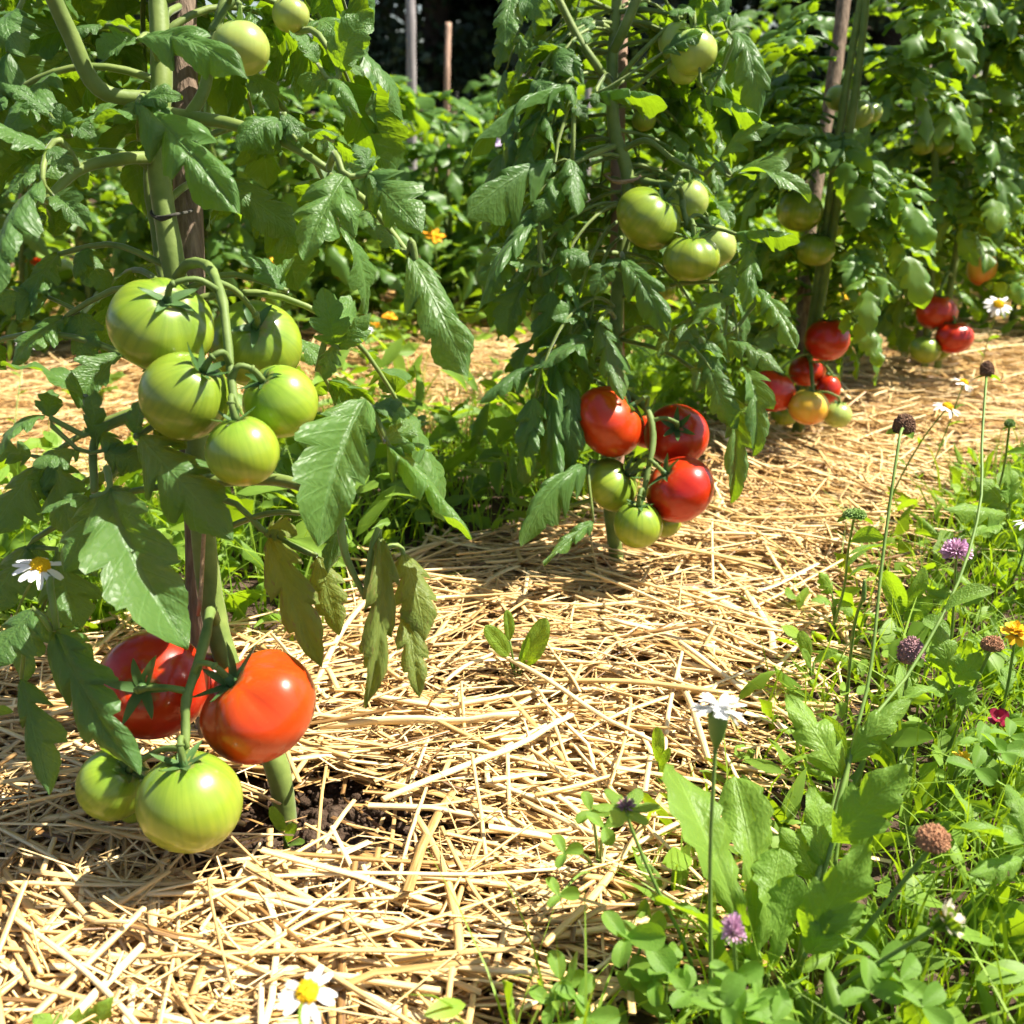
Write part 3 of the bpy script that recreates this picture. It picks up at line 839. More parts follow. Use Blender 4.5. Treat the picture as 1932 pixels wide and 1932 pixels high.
# ------------------------------------------------------------------ first tomato plant (nearest)
FC = (0.0, .45, .9)
def plant_one():
    base = P1B
    th = Thing('tomato_plant', base, 'nearest tomato plant, large green cluster above two big red tomatoes by the dark stake', 'tomato plant', 'tomato plants in the straw row')
    z0 = proj(base)[2]
    stem_px = [(540, 1560, z0), (520, 1440, .80), (440, 1280, .80), (402, 1150, .80), (383, 1000, .79), (368, 800, .785), (345, 600, .775), (322, 470, .765), (298, 300, .76), (305, 150, .76), (298, -20, .765), (290, -300, .77)]
    sp = smooth_path([P(*p) for p in stem_px], 60)
    g = Geo(); tube(g, sp, np.interp(np.linspace(0, 1, 60), np.linspace(0, 1, 7), [.0085, .0085, .0088, .0078, .0078, .0070, .0062]) * (1 + .07 * np.exp(-((np.arange(60) % 11 - 5) / 1.2) ** 2)), 14, True, bump=.07)
    th.part('stem', g, M_stem)
    def stem_at(py):
        k = int(np.argmin([abs(proj(q)[1] - py) for q in sp])); return sp[k]
    # second shoot and side branches
    for pts, r in (
        ([stem_at(560), P(310, 520, .785), P(296, 430, .79), P(283, 330, .79), P(300, 120, .80), P(310, -60, .8)], [.0046, .0050, .0048, .004]),
        ([stem_at(190), P(190, 170, .74), P(130, 60, .72), P(85, -40, .70)], [.0050, .0056, .0056, .0052]),
        ([stem_at(310), P(230, 300, .735), P(150, 320, .72), P(85, 380, .70)], [.0045, .0042, .0036, .0026]),
        ([stem_at(220), P(360, 222, .75), P(440, 235, .745), P(540, 270, .74), P(620, 320, .735)], [.0052, .0050, .0042, .0034, .0024]),
        ([P(355, 222, .75), P(385, 170, .75), P(400, 90, .755), P(430, -30, .76)], [.0044, .0040, .0036, .0030]),
        ([stem_at(880), P(250, 850, .74), P(205, 905, .72)], [.004, .0034, .0026]),
        ([stem_at(900), P(520, 905, .77), P(600, 930, .75), P(640, 945, .74)], [.0046, .0044, .0038, .003]),
        ([stem_at(740), P(235, 790, .75), P(180, 830, .73), P(178, 930, .715)], [.004, .0036, .003, .0024]),
        ([P(620, 330, .735), P(690, 380, .73), P(740, 440, .725), P(785, 500, .72)], [.0026, .0026, .0024, .0018]),
        ([P(640, 945, .74), P(650, 1040, .73), P(690, 1130, .73)], [.003, .0026, .0018]),
    ):
        g = Geo(); tube(g, smooth_path(pts, 18), r, 10, True, bump=.02); th.part('branch', g, M_stem)
    # fruit
    T = lambda *a, **k: add_tomato(th, *a, **k)
    up = [T(303, 612, 95, .715, M_green, (.42, .55, .72), 1, label='large green tomato at the back of the upper cluster'),
          T(480, 648, 84, .775, M_green, (.25, .35, .9), 0),
          T(350, 748, 84, .690, M_green, (.6, .62, .5), 2),
          T(530, 757, 70, .705, M_green, (-.4, .55, .72), 2),
          T(459, 851, 69, .672, M_green, (-.15, .9, .35), 2, label='small round green tomato hanging lowest in the upper cluster')]
    truss(th, [stem_at(520), P(352, 500, .745), P(392, 502, .72), P(418, 560, .70), P(428, 630, .69), P(438, 730, .68), P(446, 775, .675)], [u[:3] for u in up], .0031)
    lo = [T(285, 1292, 101, .765, M_red, (.12, .08, 1), 0, label='red tomato with its star of sepals turned to the viewer'),
          T(487, 1335, 112, .730, M_red, (-.5, .68, .5), 3, label='biggest red tomato, heart shaped', spin=2.2),
          T(380, 1290, 62, .805, M_red, (.1, .7, .7), 0, calyx=False),
          T(360, 1512, 96, .690, M_green, (-.06, .92, .35), 2, label='bright green tomato resting lowest, just above the straw'),
          T(216, 1480, 68, .735, M_green, (.62, .55, .5), 2),
          T(250, 1522, 30, .755, M_green, (.2, .5, .5), 2, calyx=False)]
    truss(th, [stem_at(1170), P(398, 1152, .765), P(388, 1200, .735), P(370, 1265, .715), P(352, 1320, .705), P(350, 1380, .70), P(350, 1425, .695)], [lo[i][:3] for i in (0, 1, 3, 4)], .0033)
    tp = [T(455, 91, 52, .745, M_pale, (0, .97, .2), 2, label='pale green tomato hanging alone near the top'), T(548, 28, 34, .765, M_pale, (.1, .95, .2), 2)]
    truss(th, [P(400, 60, .755), P(430, 10, .755), P(480, -10, .76), P(540, -30, .765)], [t_[:3] for t_ in tp], .0026)
    # leaves that the picture shows one by one
    E = lambda at, lf, **k: explicit_leaf(th, at, lf, **k)
    E(stem_at(250), [(262, 190, .725, 455, 412, .70, 125, (.25, .45, .85)), (262, 195, .72, 345, 185, .72, 55, (.1, .5, .8)), (270, 225, .72, 143, 238, .69, 62, (-.1, .75, .6))])
    E(stem_at(120), [(262, 78, .72, 470, 150, .69, 92, (.0, .62, .75)), (262, 70, .73, 185, 45, .71, 60, (-.3, .5, .8))])
    E(P(150, 320, .72), [(90, 285, .70, -70, 235, .67, 92, (-.1, .7, .7)), (80, 340, .69, -10, 560, .65, 105, (-.55, .25, .8)), (100, 370, .70, 172, 438, .69, 62, (.1, .5, .8))])
    E(P(130, 260, .715), [(125, 255, .71, 115, 195, .70, 50, (.1, .5, .85)), (95, 215, .71, 0, 155, .70, 55, (-.1, .6, .7))])
    E(P(540, 270, .74), [(535, 230, .735, 452, 285, .72, 76, (-.1, .5, .8)), (560, 265, .73, 640, 255, .72, 50, (.1, .7, .6))])
    E(P(620, 320, .735), [(650, 330, .715, 572, 492, .69, 118, (.15, .5, .85)), (690, 330, .72, 795, 438, .70, 112, (-.15, -.25, .9)), (700, 320, .72, 668, 270, .72, 50, (.1, .6, .7)), (690, 395, .72, 705, 432, .71, 38, (.1, .7, .7))])
    E(P(560, 60, .77), [(640, 135, .755, 705, 22, .74, 84, (-.1, .35, .9)), (620, 150, .75, 682, 222, .74, 55, (.5, -.2, .8)), (600, 120, .755, 545, 60, .75, 50, (0, .5, .8))])
    E(P(785, 500, .72), [(770, 478, .72, 886, 718, .70, 92, (.55, .1, .75)), (755, 470, .72, 690, 430, .71, 38, (.1, .6, .7))], side=0)
    E(stem_at(560), [(540, 548, .76, 455, 472, .75, 60, (.3, .4, .8)), (520, 540, .76, 560, 480, .77, 40, (.1, .6, .7))], side=1)
    E(P(600, 700, .755), [(632, 652, .745, 610, 543, .73, 78, (.0, .35, .95)), (640, 660, .745, 700, 590, .74, 55, (.0, .5, .8))])
    E(P(640, 945, .74), [(690, 752, .715, 600, 1032, .68, 128, (-.1, .40, .9)), (730, 838, .72, 892, 1017, .70, 84, (.35, .45, .8)), (700, 780, .72, 760, 760, .72, 50, (.1, .6, .7)), (740, 850, .72, 820, 850, .72, 50, (.0, .7, .6))])
    E(stem_at(830), [(262, 822, .700, 440, 1020, .675, 150, (.05, .35, .95)), (255, 820, .70, 270, 745, .70, 48, (.0, .5, .8))], side=1)
    E(P(205, 905, .72), [(206, 925, .70, 355, 1225, .672, 148, (-.1, .32, .95)), (170, 940, .70, 72, 972, .68, 52, (.0, .7, .6)), (190, 930, .70, 120, 1080, .68, 110, (-.3, .3, .9))], side=1)
    E(P(180, 830, .73), [(160, 752, .725, 2, 690, .70, 82, (-.1, .7, .7)), (180, 828, .72, 178, 735, .71, 62, (-.2, .4, .9)), (85, 785, .715, -8, 868, .69, 72, (-.3, .5, .8)), (150, 850, .72, 60, 880, .70, 80, (-.2, .5, .8)), (195, 850, .715, 275, 880, .72, 78, (.1, .4, .9))])
    E(P(95, 1090, .70), [(105, 1195, .69, 264, 1462, .66, 120, (-.3, .30, .9)), (60, 1150, .69, -30, 1260, .67, 120, (-.4, .4, .8)), (40, 1280, .69, 92, 1500, .67, 72, (-.2, .2, .95))], side=1)
    E(P(690, 1130, .73), [(716, 1005, .735, 690, 1338, .71, 70, (.4, .1, .8)), (700, 1180, .73, 712, 1290, .72, 50, (-.2, .1, .9))], dry=True, side=0)
    E(P(690, 1100, .735), [(760, 1040, .74, 800, 1210, .72, 85, (.5, .2, .8)), (765, 1150, .735, 792, 1318, .715, 62, (.1, .1, .9))], dry=True, side=0)
    E(stem_at(960), [(508, 1010, .775, 608, 1262, .75, 88, (.1, .2, .95)), (600, 1050, .77, 640, 1200, .76, 75, (.3, .2, .9)), (505, 1005, .775, 560, 1010, .77, 60, (.1, .6, .7))], dry=True, side=0)
    E(stem_at(1010), [(650, 980, .76, 620, 1080, .75, 55, (.2, .4, .9))], side=0)
    # the rest of the crown
    def ok(x, y, z):
        if y > 1180: return x < 60
        if y > 900: return x < 200 or (500 < x < 830 and y < 1120)
        if z < .80 and 200 < x < 440 and y < 580: return False
        if z < .80 and 560 < x and y > 420: return False
        if z < .70: return False
        return x < 830 - max(0, (300 - y)) * .35
    hz = np.array([q[2] for q in sp]); k = 0
    for i in range(58):
        f = rng.random(); z = .14 + .52 * f
        at = sp[int(np.argmin(abs(hz - z)))]
        near_leaf(th, at, i * 2.4 + rng.normal(0, .3), rng.uniform(.0, .7), rng.uniform(.12, .22), rng.uniform(.5, 1.2), ok, size=rng.uniform(.055, .088))
    keep_state = rng.bit_generator.state
    # dark lower leaves at the picture edge
    E(stem_at(760), [(70, 880, .77, -25, 1010, .75, 120, (-.35, .35, .85)), (105, 870, .77, 140, 1020, .75, 105, (.0, .3, .95)), (60, 860, .77, -30, 850, .76, 80, (-.2, .6, .7))], side=1)
    E(stem_at(900), [(50, 1030, .78, -30, 1160, .76, 120, (-.4, .3, .85)), (110, 1040, .78, 150, 1190, .76, 110, (-.1, .3, .95)), (80, 1150, .78, 40, 1290, .76, 100, (-.3, .3, .9))], side=1)
    E(stem_at(560), [(120, 600, .79, 20, 690, .77, 95, (-.3, .4, .85)), (150, 590, .79, 170, 700, .78, 85, (-.1, .4, .9)), (90, 560, .79, -20, 570, .77, 80, (-.2, .65, .7))], side=1)
    E(stem_at(500), [(110, 480, .80, 40, 600, .78, 90, (-.3, .4, .85)), (150, 470, .80, 215, 560, .80, 75, (.0, .4, .9))], side=1)
    rng.bit_generator.state = keep_state
    return th
plant_one()

def tie(pts, label, mat=M_twine, r=.0012):
    th = Thing('twine_tie', pts[0], label, 'twine')
    g = Geo(); tube(g, smooth_path(pts, 30), r, 6, True); th.part('loop', g, mat)
stake('wooden_stake', [P(385, 1330, .86) * [1, 1, 0] + [0, 0, -.02], P(372, 1000, .84), P(358, 480, .815), P(342, 0, .80), P(330, -500, .79)], .0105, M_wood, 'dark weathered wooden stake behind the nearest tomato plant')
tie([P(285, 402, .765), P(300, 410, .755), P(330, 405, .75), P(362, 398, .795), P(350, 392, .83), P(300, 394, .80), P(285, 402, .765), P(302, 414, .754), P(322, 409, .75)], 'dark twine tying the nearest tomato stem to its stake')
tie([P(385, 1000, .772), P(382, 1060, .775), P(378, 1130, .775), P(374, 1160, .785)], 'pale frayed string dangling along the nearest tomato stem', M_jute, .0016)

# ------------------------------------------------------------------ second tomato plant
def plant_two():
    base = P2B
    th = Thing('tomato_plant', base, 'second tomato plant of the row, with three red tomatoes low above the straw', 'tomato plant', 'tomato plants in the straw row')
    z0 = proj(base)[2]
    sp = smooth_path([P(*p) for p in ((1165, 1068, z0), (1148, 900, 1.24), (1160, 700, 1.235), (1165, 560, 1.23), (1185, 350, 1.225), (1160, 250, 1.22), (1155, 130, 1.22), (1165, -20, 1.22), (1180, -300, 1.22))], 60)
    g = Geo(); tube(g, sp, [.0085, .008, .0078, .0075, .006, .005], 12, True, bump=.03); th.part('stem', g, M_stem)
    def stem_at(py):
        return sp[int(np.argmin([abs(proj(q)[1] - py) for q in sp]))]
    for pts, r in (
        ([stem_at(165), P(1130, 130, 1.19), P(1090, 70, 1.18), P(1040, -30, 1.17)], [.005, .0046, .004]),
        ([stem_at(100), P(1175, 60, 1.2), P(1200, 0, 1.19), P(1225, -60, 1.19)], [.006, .0056, .005]),
        ([stem_at(170), P(1200, 110, 1.19), P(1260, 50, 1.18)], [.0036, .003, .002]),
        ([stem_at(280), P(1220, 265, 1.2), P(1270, 300, 1.18), P(1330, 330, 1.16)], [.0036, .003, .002]),
        ([stem_at(270), P(1120, 290, 1.19), P(1080, 310, 1.17)], [.0034, .003, .002]),
        ([stem_at(60), P(1120, 45, 1.2), P(1070, 105, 1.18), P(1040, 150, 1.16)], [.004, .0034, .0024]),
        ([stem_at(470), P(1100, 480, 1.2), P(1020, 520, 1.17)], [.0034, .003, .002]),
        ([stem_at(900), P(1120, 940, 1.2), P(1060, 960, 1.2)], [.003, .0028, .002]),
    ):
        g = Geo(); tube(g, smooth_path(pts, 14), r, 8, True); th.part('branch', g, M_stem)
    T = lambda *a, **k: add_tomato(th, *a, **k)
    a = [T(1224, 413, 63, 1.17, M_green, (.55, .62, .5), 1), T(1298, 378, 40, 1.21, M_pale, (-.1, .8, .5), 2), T(1305, 488, 53, 1.15, M_green, (0, .9, .4), 1), T(1346, 466, 42, 1.19, M_pale, (-.3, .7, .5), 2), T(1250, 545, 24, 1.21, M_green, (0, .9, .2), 2, calyx=False)]
    truss(th, [stem_at(345), P(1230, 345, 1.2), P(1280, 358, 1.175), P(1290, 400, 1.165), P(1300, 430, 1.16)], [q[:3] for q in a[:4]], .0036)
    b = [T(1150, 797, 71, 1.17, M_red, (.72, .52, .35), 1, label='largest red tomato of the second plant'), T(1275, 820, 59, 1.20, M_red, (-.12, .25, 1), 0), T(1284, 924, 65, 1.15, M_red, (-.62, .55, .45), 0),
         T(1154, 915, 53, 1.18, M_green, (.6, .5, .4), 1), T(1203, 990, 46, 1.14, M_green, (0, .85, .45), 2), T(1255, 985, 30, 1.19, M_green, (-.2, .8, .3), 2, calyx=False), T(1225, 815, 35, 1.23, M_red, (0, .8, .3), 0, calyx=False)]
    truss(th, [stem_at(740), P(1185, 745, 1.19), P(1222, 775, 1.16), P(1232, 830, 1.15), P(1222, 890, 1.14), P(1212, 945, 1.14)], [q[:3] for q in (b[0], b[1], b[2], b[3], b[4])], .0036)
    c = [T(1308, 98, 44, 1.17, M_pale, (-.1, .95, .2), 2), T(1278, 78, 36, 1.19, M_pale, (0, .95, .2), 2), T(1290, 130, 30, 1.20, M_pale, (0, .95, .2), 2, calyx=False), T(1215, 226, 22, 1.24, M_green, (0, .95, .2), 2, calyx=False)]
    truss(th, [stem_at(20), P(1230, 20, 1.2), P(1290, 35, 1.19)], [q[:3] for q in c[:2]], .0026)
    E = lambda at, lf, **k: explicit_leaf(th, at, lf, **k)
    E(stem_at(20), [(965, -10, 1.15, 955, 88, 1.13, 58, (.1, .2, .95)), (985, -5, 1.15, 1040, 50, 1.13, 60, (-.1, .3, .9))])
    E(P(1080, 310, 1.17), [(1085, 165, 1.17, 870, 325, 1.12, 40, (-.3, .55, .75)), (1045, 300, 1.16, 880, 410, 1.12, 44, (-.4, .6, .7)), (1075, 300, 1.16, 1090, 405, 1.13, 62, (.1, .35, .9)), (1060, 360, 1.16, 1010, 420, 1.15, 52, (-.1, .5, .8))])
    E(P(1020, 520, 1.17), [(1015, 415, 1.17, 900, 595, 1.13, 54, (-.2, .3, .9)), (1030, 500, 1.17, 925, 500, 1.15, 50, (-.2, .6, .7)), (1050, 470, 1.17, 1120, 500, 1.16, 62, (.1, .5, .8))])
    E(P(1330, 330, 1.16), [(1380, 330, 1.15, 1525, 384, 1.12, 64, (.1, .75, .6)), (1370, 330, 1.15, 1330, 290, 1.15, 34, (.1, .6, .7)), (1360, 300, 1.15, 1460, 235, 1.13, 55, (.1, .7, .6))])
    E(stem_at(150), [(1130, 175, 1.17, 1260, 200, 1.13, 48, (.0, .72, .65)), (1250, 100, 1.16, 1330, 60, 1.14, 55, (.1, .5, .8))])
    E(stem_at(200), [(1385, 60, 1.16, 1425, 235, 1.13, 62, (.3, .3, .9)), (1330, 180, 1.16, 1440, 235, 1.13, 62, (.1, .7, .6)), (1310, 20, 1.16, 1260, 30, 1.15, 50, (.1, .6, .8))])
    E(stem_at(440), [(1385, 440, 1.15, 1510, 455, 1.13, 52, (.1, .75, .6)), (1415, 470, 1.15, 1403, 590, 1.12, 48, (.1, .4, .9)), (1380, 500, 1.15, 1370, 560, 1.14, 50, (.1, .5, .8))])
    E(stem_at(500), [(1175, 490, 1.15, 1262, 640, 1.12, 72, (-.1, .45, .9)), (1160, 500, 1.16, 1120, 560, 1.15, 62, (-.1, .5, .8))])
    E(stem_at(600), [(1130, 610, 1.16, 1175, 755, 1.12, 66, (-.2, .4, .9)), (1120, 640, 1.17, 1010, 700, 1.14, 72, (-.2, .5, .8)), (1100, 600, 1.17, 1040, 600, 1.15, 55, (-.1, .6, .8))])
    E(stem_at(560), [(1430, 545, 1.16, 1505, 665, 1.13, 55, (.4, .4, .8)), (1370, 640, 1.16, 1480, 705, 1.13, 62, (.2, .6, .7)), (1380, 560, 1.16, 1300, 620, 1.14, 60, (-.1, .5, .85)), (1400, 690, 1.15, 1420, 860, 1.12, 58, (.3, .3, .9))])
    E(stem_at(640), [(1370, 740, 1.17, 1378, 948, 1.14, 56, (.2, .2, .95)), (1350, 680, 1.17, 1310, 740, 1.15, 60, (.0, .5, .85))])
    E(stem_at(620), [(1045, 680, 1.17, 1050, 985, 1.14, 62, (-.2, .1, .95)), (1075, 720, 1.17, 1070, 900, 1.15, 62, (.2, .1, .95)), (1020, 690, 1.17, 905, 760, 1.14, 55, (-.3, .5, .8)), (1010, 760, 1.17, 1000, 900, 1.15, 58, (-.2, .3, .9))])
    E(stem_at(900), [(1110, 880, 1.15, 985, 1030, 1.10, 50, (-.2, .5, .8)), (1120, 985, 1.14, 1025, 1065, 1.10, 40, (-.1, .6, .8))], side=0)
    def ok(x, y, z):
        if y > 700: return 960 < x < 1110 + (60 if y < 760 else 0) or (1340 < x < 1430 and y < 820)
        if z < 1.28 and 1115 < x < 1230 and y < 600: return False
        if z < 1.13: return False
        return 905 + max(0, 200 - y) * .3 < x < 1500
    hz = np.array([q[2] for q in sp])
    for i in range(135):
        z = .14 + .54 * rng.random(); at = sp[int(np.argmin(abs(hz - z)))]
        near_leaf(th, at, i * 2.4 + rng.normal(0, .3), rng.uniform(-.1, .6), rng.uniform(.12, .22), rng.uniform(.6, 1.3), ok, size=rng.uniform(.045, .068), r0=.0022)
plant_two()
stake('wooden_stake', [P2B * [1, 1, 0] + [.005, .05, -.02], P(1165, 600, 1.30), P(1165, 300, 1.29), P(1172, 0, 1.28), P(1175, -500, 1.27)], .0085, M_wood_light, 'slim brown wooden stake behind the second tomato plant')

tie([P(1140, 330, 1.235), P(1160, 342, 1.20), P(1200, 338, 1.20), P(1205, 330, 1.25), P(1170, 326, 1.31), P(1142, 330, 1.25), P(1165, 345, 1.2), P(1195, 341, 1.2)], 'pale jute string tying the second tomato stem to its stake', M_jute, .0016)
# ------------------------------------------------------------------ plants further along the row and behind it
def far_plant(base, H, spread, nleaf, label, meshes, size, group, stems=1, lean=(0, 0), fruit=(), rmin=.05, zlo=.12, keep=None, r0=.0075):
    base = np.array([base[0], base[1], 0.0])
    th = Thing('tomato_plant', base, label, 'tomato plant', group)
    paths = []
    for s in range(stems):
        o = rng.normal(0, .012, 2) if s else (0, 0)
        p = smooth_path([base + [o[0], o[1], 0], base + [o[0] * 2 + lean[0] * .3, o[1] * 2 + lean[1] * .3, H * .35], base + [o[0] * 3 + lean[0] * .6, o[1] * 3 + lean[1] * .6, H * .7], base + [lean[0], lean[1], H]], 24)
        g = Geo(); tube(g, p, [r0, r0 * .9, r0 * .6], 8, True); th.part('stem', g, M_stem); paths.append(p)
    for f in fruit:
        add_tomato(th, *f[:6], **(f[6] if len(f) > 6 else {}))
    if fruit:
        groups = {}
        for f in fruit:
            k = round(f[1] / 170); groups.setdefault(k, []).append(f)
        for k, fs in groups.items():
            tops = []
            for f in fs:
                r = f[2] * f[3] / FP; ax = camvec(*f[5]); tops.append((P(*f[:2], f[3]) + ax * r * .65, ax, r))
            hub = np.mean([t_[0] for t_ in tops], 0) + [0, 0, .02]
            a = paths[0][int(np.argmin(np.abs(paths[0][:, 2] - hub[2] - .02)))]
            truss(th, [a, (a + hub) / 2 + [0, 0, .015], hub, hub + [0, 0, -.02]], tops, .0028)
    for i in range(nleaf):
        p = paths[i % stems]; z = zlo + (H - zlo) * (i + rng.random()) / nleaf
        at = p[int(np.argmin(abs(p[:, 2] - z)))]
        az = i * 2.4 + rng.normal(0, .4); el = rng.uniform(-.35, .55) + .4 * (z / H - .5)
        d = np.array([math.cos(az) * math.cos(el), math.sin(az) * math.cos(el), math.sin(el)])
        L = size * rng.uniform(.75, 1.2)
        b = at + d * rmin * rng.random() * 1.5
        if b[2] < .07: continue
        tipc = b + d * L * .45
        bad = False
        sd = unit(np.cross(d, [0, 0, 1]))
        for q in (b + d * L * .25, tipc, b + d * L * .75 - np.array([0, 0, L * .15]), b + d * L * .9 - np.array([0, 0, L * .35]), tipc + sd * L * .28 - np.array([0, 0, L * .1]), tipc - sd * L * .28 - np.array([0, 0, L * .1])):
            if blocked(q, keep): bad = True; break
        if bad: continue
        M = mat4(frame(d, [0, 0, 1] + rng.normal(0, .25, 3)), b, (L, L, L))
        th.inst('leaf', meshes[int(rng.integers(len(meshes)))], M)
    return th

ROWG = 'tomato plants in the straw row'
O, Rd, Gn, Pl = M_orange, M_red, M_green, M_pale
zc3, zc4 = 1.70, 2.06
far_plant(P3B, .73, .2, 200, 'third tomato plant of the row, its low cluster holding red, yellow and green fruit', CMID, .155, ROWG, 2, (.05, .03),
    [(1508, 398, 43, 1.62, Gn, (.1, .85, .4)), (1537, 471, 37, 1.62, Gn, (.1, .9, .4), {'kind': 1}), (1567, 428, 25, 1.66, Gn, (0, .9, .4)),
     (1561, 641, 41, 1.62, Rd, (0, .9, .3), {'kind': 2, 'label': 'round red tomato hanging highest in the low cluster'}), (1457, 738, 44, 1.60, Rd, (.3, .8, .3)), (1526, 768, 38, 1.58, O, (.1, .9, .3), {'label': 'yellow half ripe tomato'}), (1522, 700, 34, 1.68, Rd, (0, .9, .2)),
     (1562, 735, 22, 1.66, Rd, (.2, .9, .2), {'kind': 4}), (1580, 783, 26, 1.60, Pl, (0, .9, .3), {'kind': 2}), (1480, 780, 26, 1.68, Gn, (0, .9, .3)),
     (1583, 185, 25, 1.64, Pl, (.1, .9, .3), {'kind': 2}), (1618, 215, 31, 1.62, Pl, (0, .95, .3)), (1642, 213, 22, 1.65, Pl, (-.1, .9, .3))],
    keep=lambda x, y, z: (y < 640 or x < 1460 or (x > 1640 and y < 740)) and not (1540 < x < 1640 and y < 170 and z < 1.7))
far_plant(P4B, .71, .2, 190, 'fourth tomato plant of the row, two red tomatoes touching near the straw', CMID, .165, ROWG, 2, (.04, .05),
    [(1767, 590, 38, 1.98, Rd, (.1, .9, .3)), (1800, 637, 35, 1.96, Rd, (-.1, .9, .3)), (1745, 660, 29, 1.97, Gn, (.2, .9, .3)), (1772, 660, 22, 2.02, Gn, (0, .9, .3)),
     (1740, 272, 23, 1.98, Gn, (0, .9, .3)), (1776, 274, 22, 2.0, Gn, (0, .9, .3))],
    keep=lambda x, y, z: y < 600 or x < 1745)
def along(k, off=0.0):
    q = P1B[:2] + (P4B - P1B)[:2] * k / 3 + ROWN * off
    return np.array([q[0], q[1], 0])
far_plant(along(4.1), .66, .2, 110, 'fifth tomato plant of the row, one fruit turning from yellow to red', CMID, .18, ROWG, 2, (.02, .04),
    [(1852, 505, 27, 2.44, O, (0, .95, .2), {'kind': 4, 'label': 'elongated tomato turning from yellow to red'})], keep=lambda x, y, z: y < 590)
far_plant(along(5.2), .62, .2, 90, 'sixth tomato plant of the row, cut by the picture edge', CMID, .19, ROWG, 2, (.0, .04), keep=lambda x, y, z: y < 600)

stake('wooden_stake', [P3B * [1, 1, 0] + [.03, .06, -.02], P(1520, 500, 1.78), P(1580, 100, 1.78), P(1600, -100, 1.78), P(1620, -400, 1.78)], .011, M_wood, 'leaning brown wooden stake behind the third tomato plant')
stake('garden_cane', [P4B * [1, 1, 0] + [.02, .12, -.02], P(1738, 230, 2.2), P(1757, -20, 2.2), P(1770, -400, 2.2)], .0135, M_bamboo, 'thick grey cane with knots behind the fourth tomato plant', 'cane', 12, True)
stake('wooden_stake', [along(4.6, .25) + [.0, .2, -.02], P(1845, 100, 3.0), P(1852, -30, 3.0), P(1855, -300, 3.0)], .013, M_wood_light, 'pale stake rising above the fifth tomato plant')

# second row, beyond the straw path
BGG = 'tomato plants of the second row'
back = [  # px of the base, py of the base, height, label
    (20, 665, .70, 'bushy second-row plant beside the pinkish stake'),
    (190, 655, .74, 'second-row plant behind the nearest plant, with red and pale fruit low down', [(65, 487, 18, 2.60, Rd, (0, .9, .3)), (112, 515, 32, 2.55, Pl, (0, .9, .3)), (95, 540, 20, 2.6, Gn, (0, .9, .3))]),
    (400, 640, .64, 'second-row plant seen between the nearest stem and the grey leaf'),
    (560, 630, .56, 'second-row plant with one small red tomato showing', [(578, 575, 16, 2.72, Rd, (0, .9, .3)), (556, 618, 12, 2.7, Rd, (0, .9, .3))]),
    (690, 605, .48, 'second-row plant with a single round green tomato beside the grey post', [(722, 281, 17, 2.85, Gn, (0, .9, .3))]),
    (850, 590, .42, 'second-row plant under the thin short stake'),
    (1010, 585, .44, 'second-row plant partly hidden by the drooping leaves of the second plant'),
    (1310, 580, .50, 'second-row plant seen through the gap between second and third plants'),
    (1450, 520, .72, 'second-row plant glimpsed above the third plant'),
]
for k, b in enumerate(back):
    far_plant(G(b[0], b[1]), b[2], .25, 64, b[3], CLOW, .20, BGG, 3, (rng.normal(0, .04), 0), b[4] if len(b) > 4 else (), rmin=.14, zlo=.03)
for k, (px, py, H, lab) in enumerate(((-40, 470, .82, 'tall dense plant of the far row at the picture edge behind the pinkish stake'), (200, 450, .85, 'far-row plant showing beside the thick slanting branch'), (430, 440, .68, 'far-row plant behind the pale hanging tomato'),
        (640, 430, .52, 'far-row plant left of the grey post'), (860, 420, .45, 'far-row plant right of the grey post'), (1050, 410, .46, 'far-row plant behind the top of the second plant'),
        (1330, 420, .5, 'far-row plant against the dark trees, between second and third stakes'), (1680, 430, .62, 'far-row plant behind the leaning stake'), (1960, 450, .66, 'far-row plant behind the thick grey cane'))):
    far_plant(G(px, py), H, .3, 46, lab, CLOW, .25, 'tomato plants of the far row', 3, (rng.normal(0, .05), 0), rmin=.2, zlo=.06)
stake('wooden_stake', [G(48, 600) + [0, 0, -.02], P(45, 200, 2.6), P(36, -40, 2.55), P(30, -300, 2.5)], .0145, M_wood_light, 'pinkish wooden stake at the picture edge in the second row')
stake('grey_post', [G(778, 490) + [0, 0, -.02], P(776, 150, 3.5), P(774, -60, 3.45), P(772, -200, 3.45)], .0160, M_wood_grey, 'straight grey post in the second row', 'post', flat=False)
stake('wooden_stake', [G(842, 470) + [0, 0, -.02], P(843, 190, 3.7), P(846, 44, 3.7)], .0105, M_wood_light, 'thin short stake standing in front of the dark trees')
stake('wooden_stake', [G(1105, 470) + [0, 0, -.02], P(1110, 110, 3.8), P(1107, 45, 3.8)], .011, M_wood_grey, 'thin grey stake just behind the top of the second plant')
stake('garden_cane', [G(428, 480) + [0, 0, -.02], P(430, 100, 3.4), P(428, -50, 3.4)], .009, M_bamboo, 'thin cane behind the pale hanging tomato', 'cane')

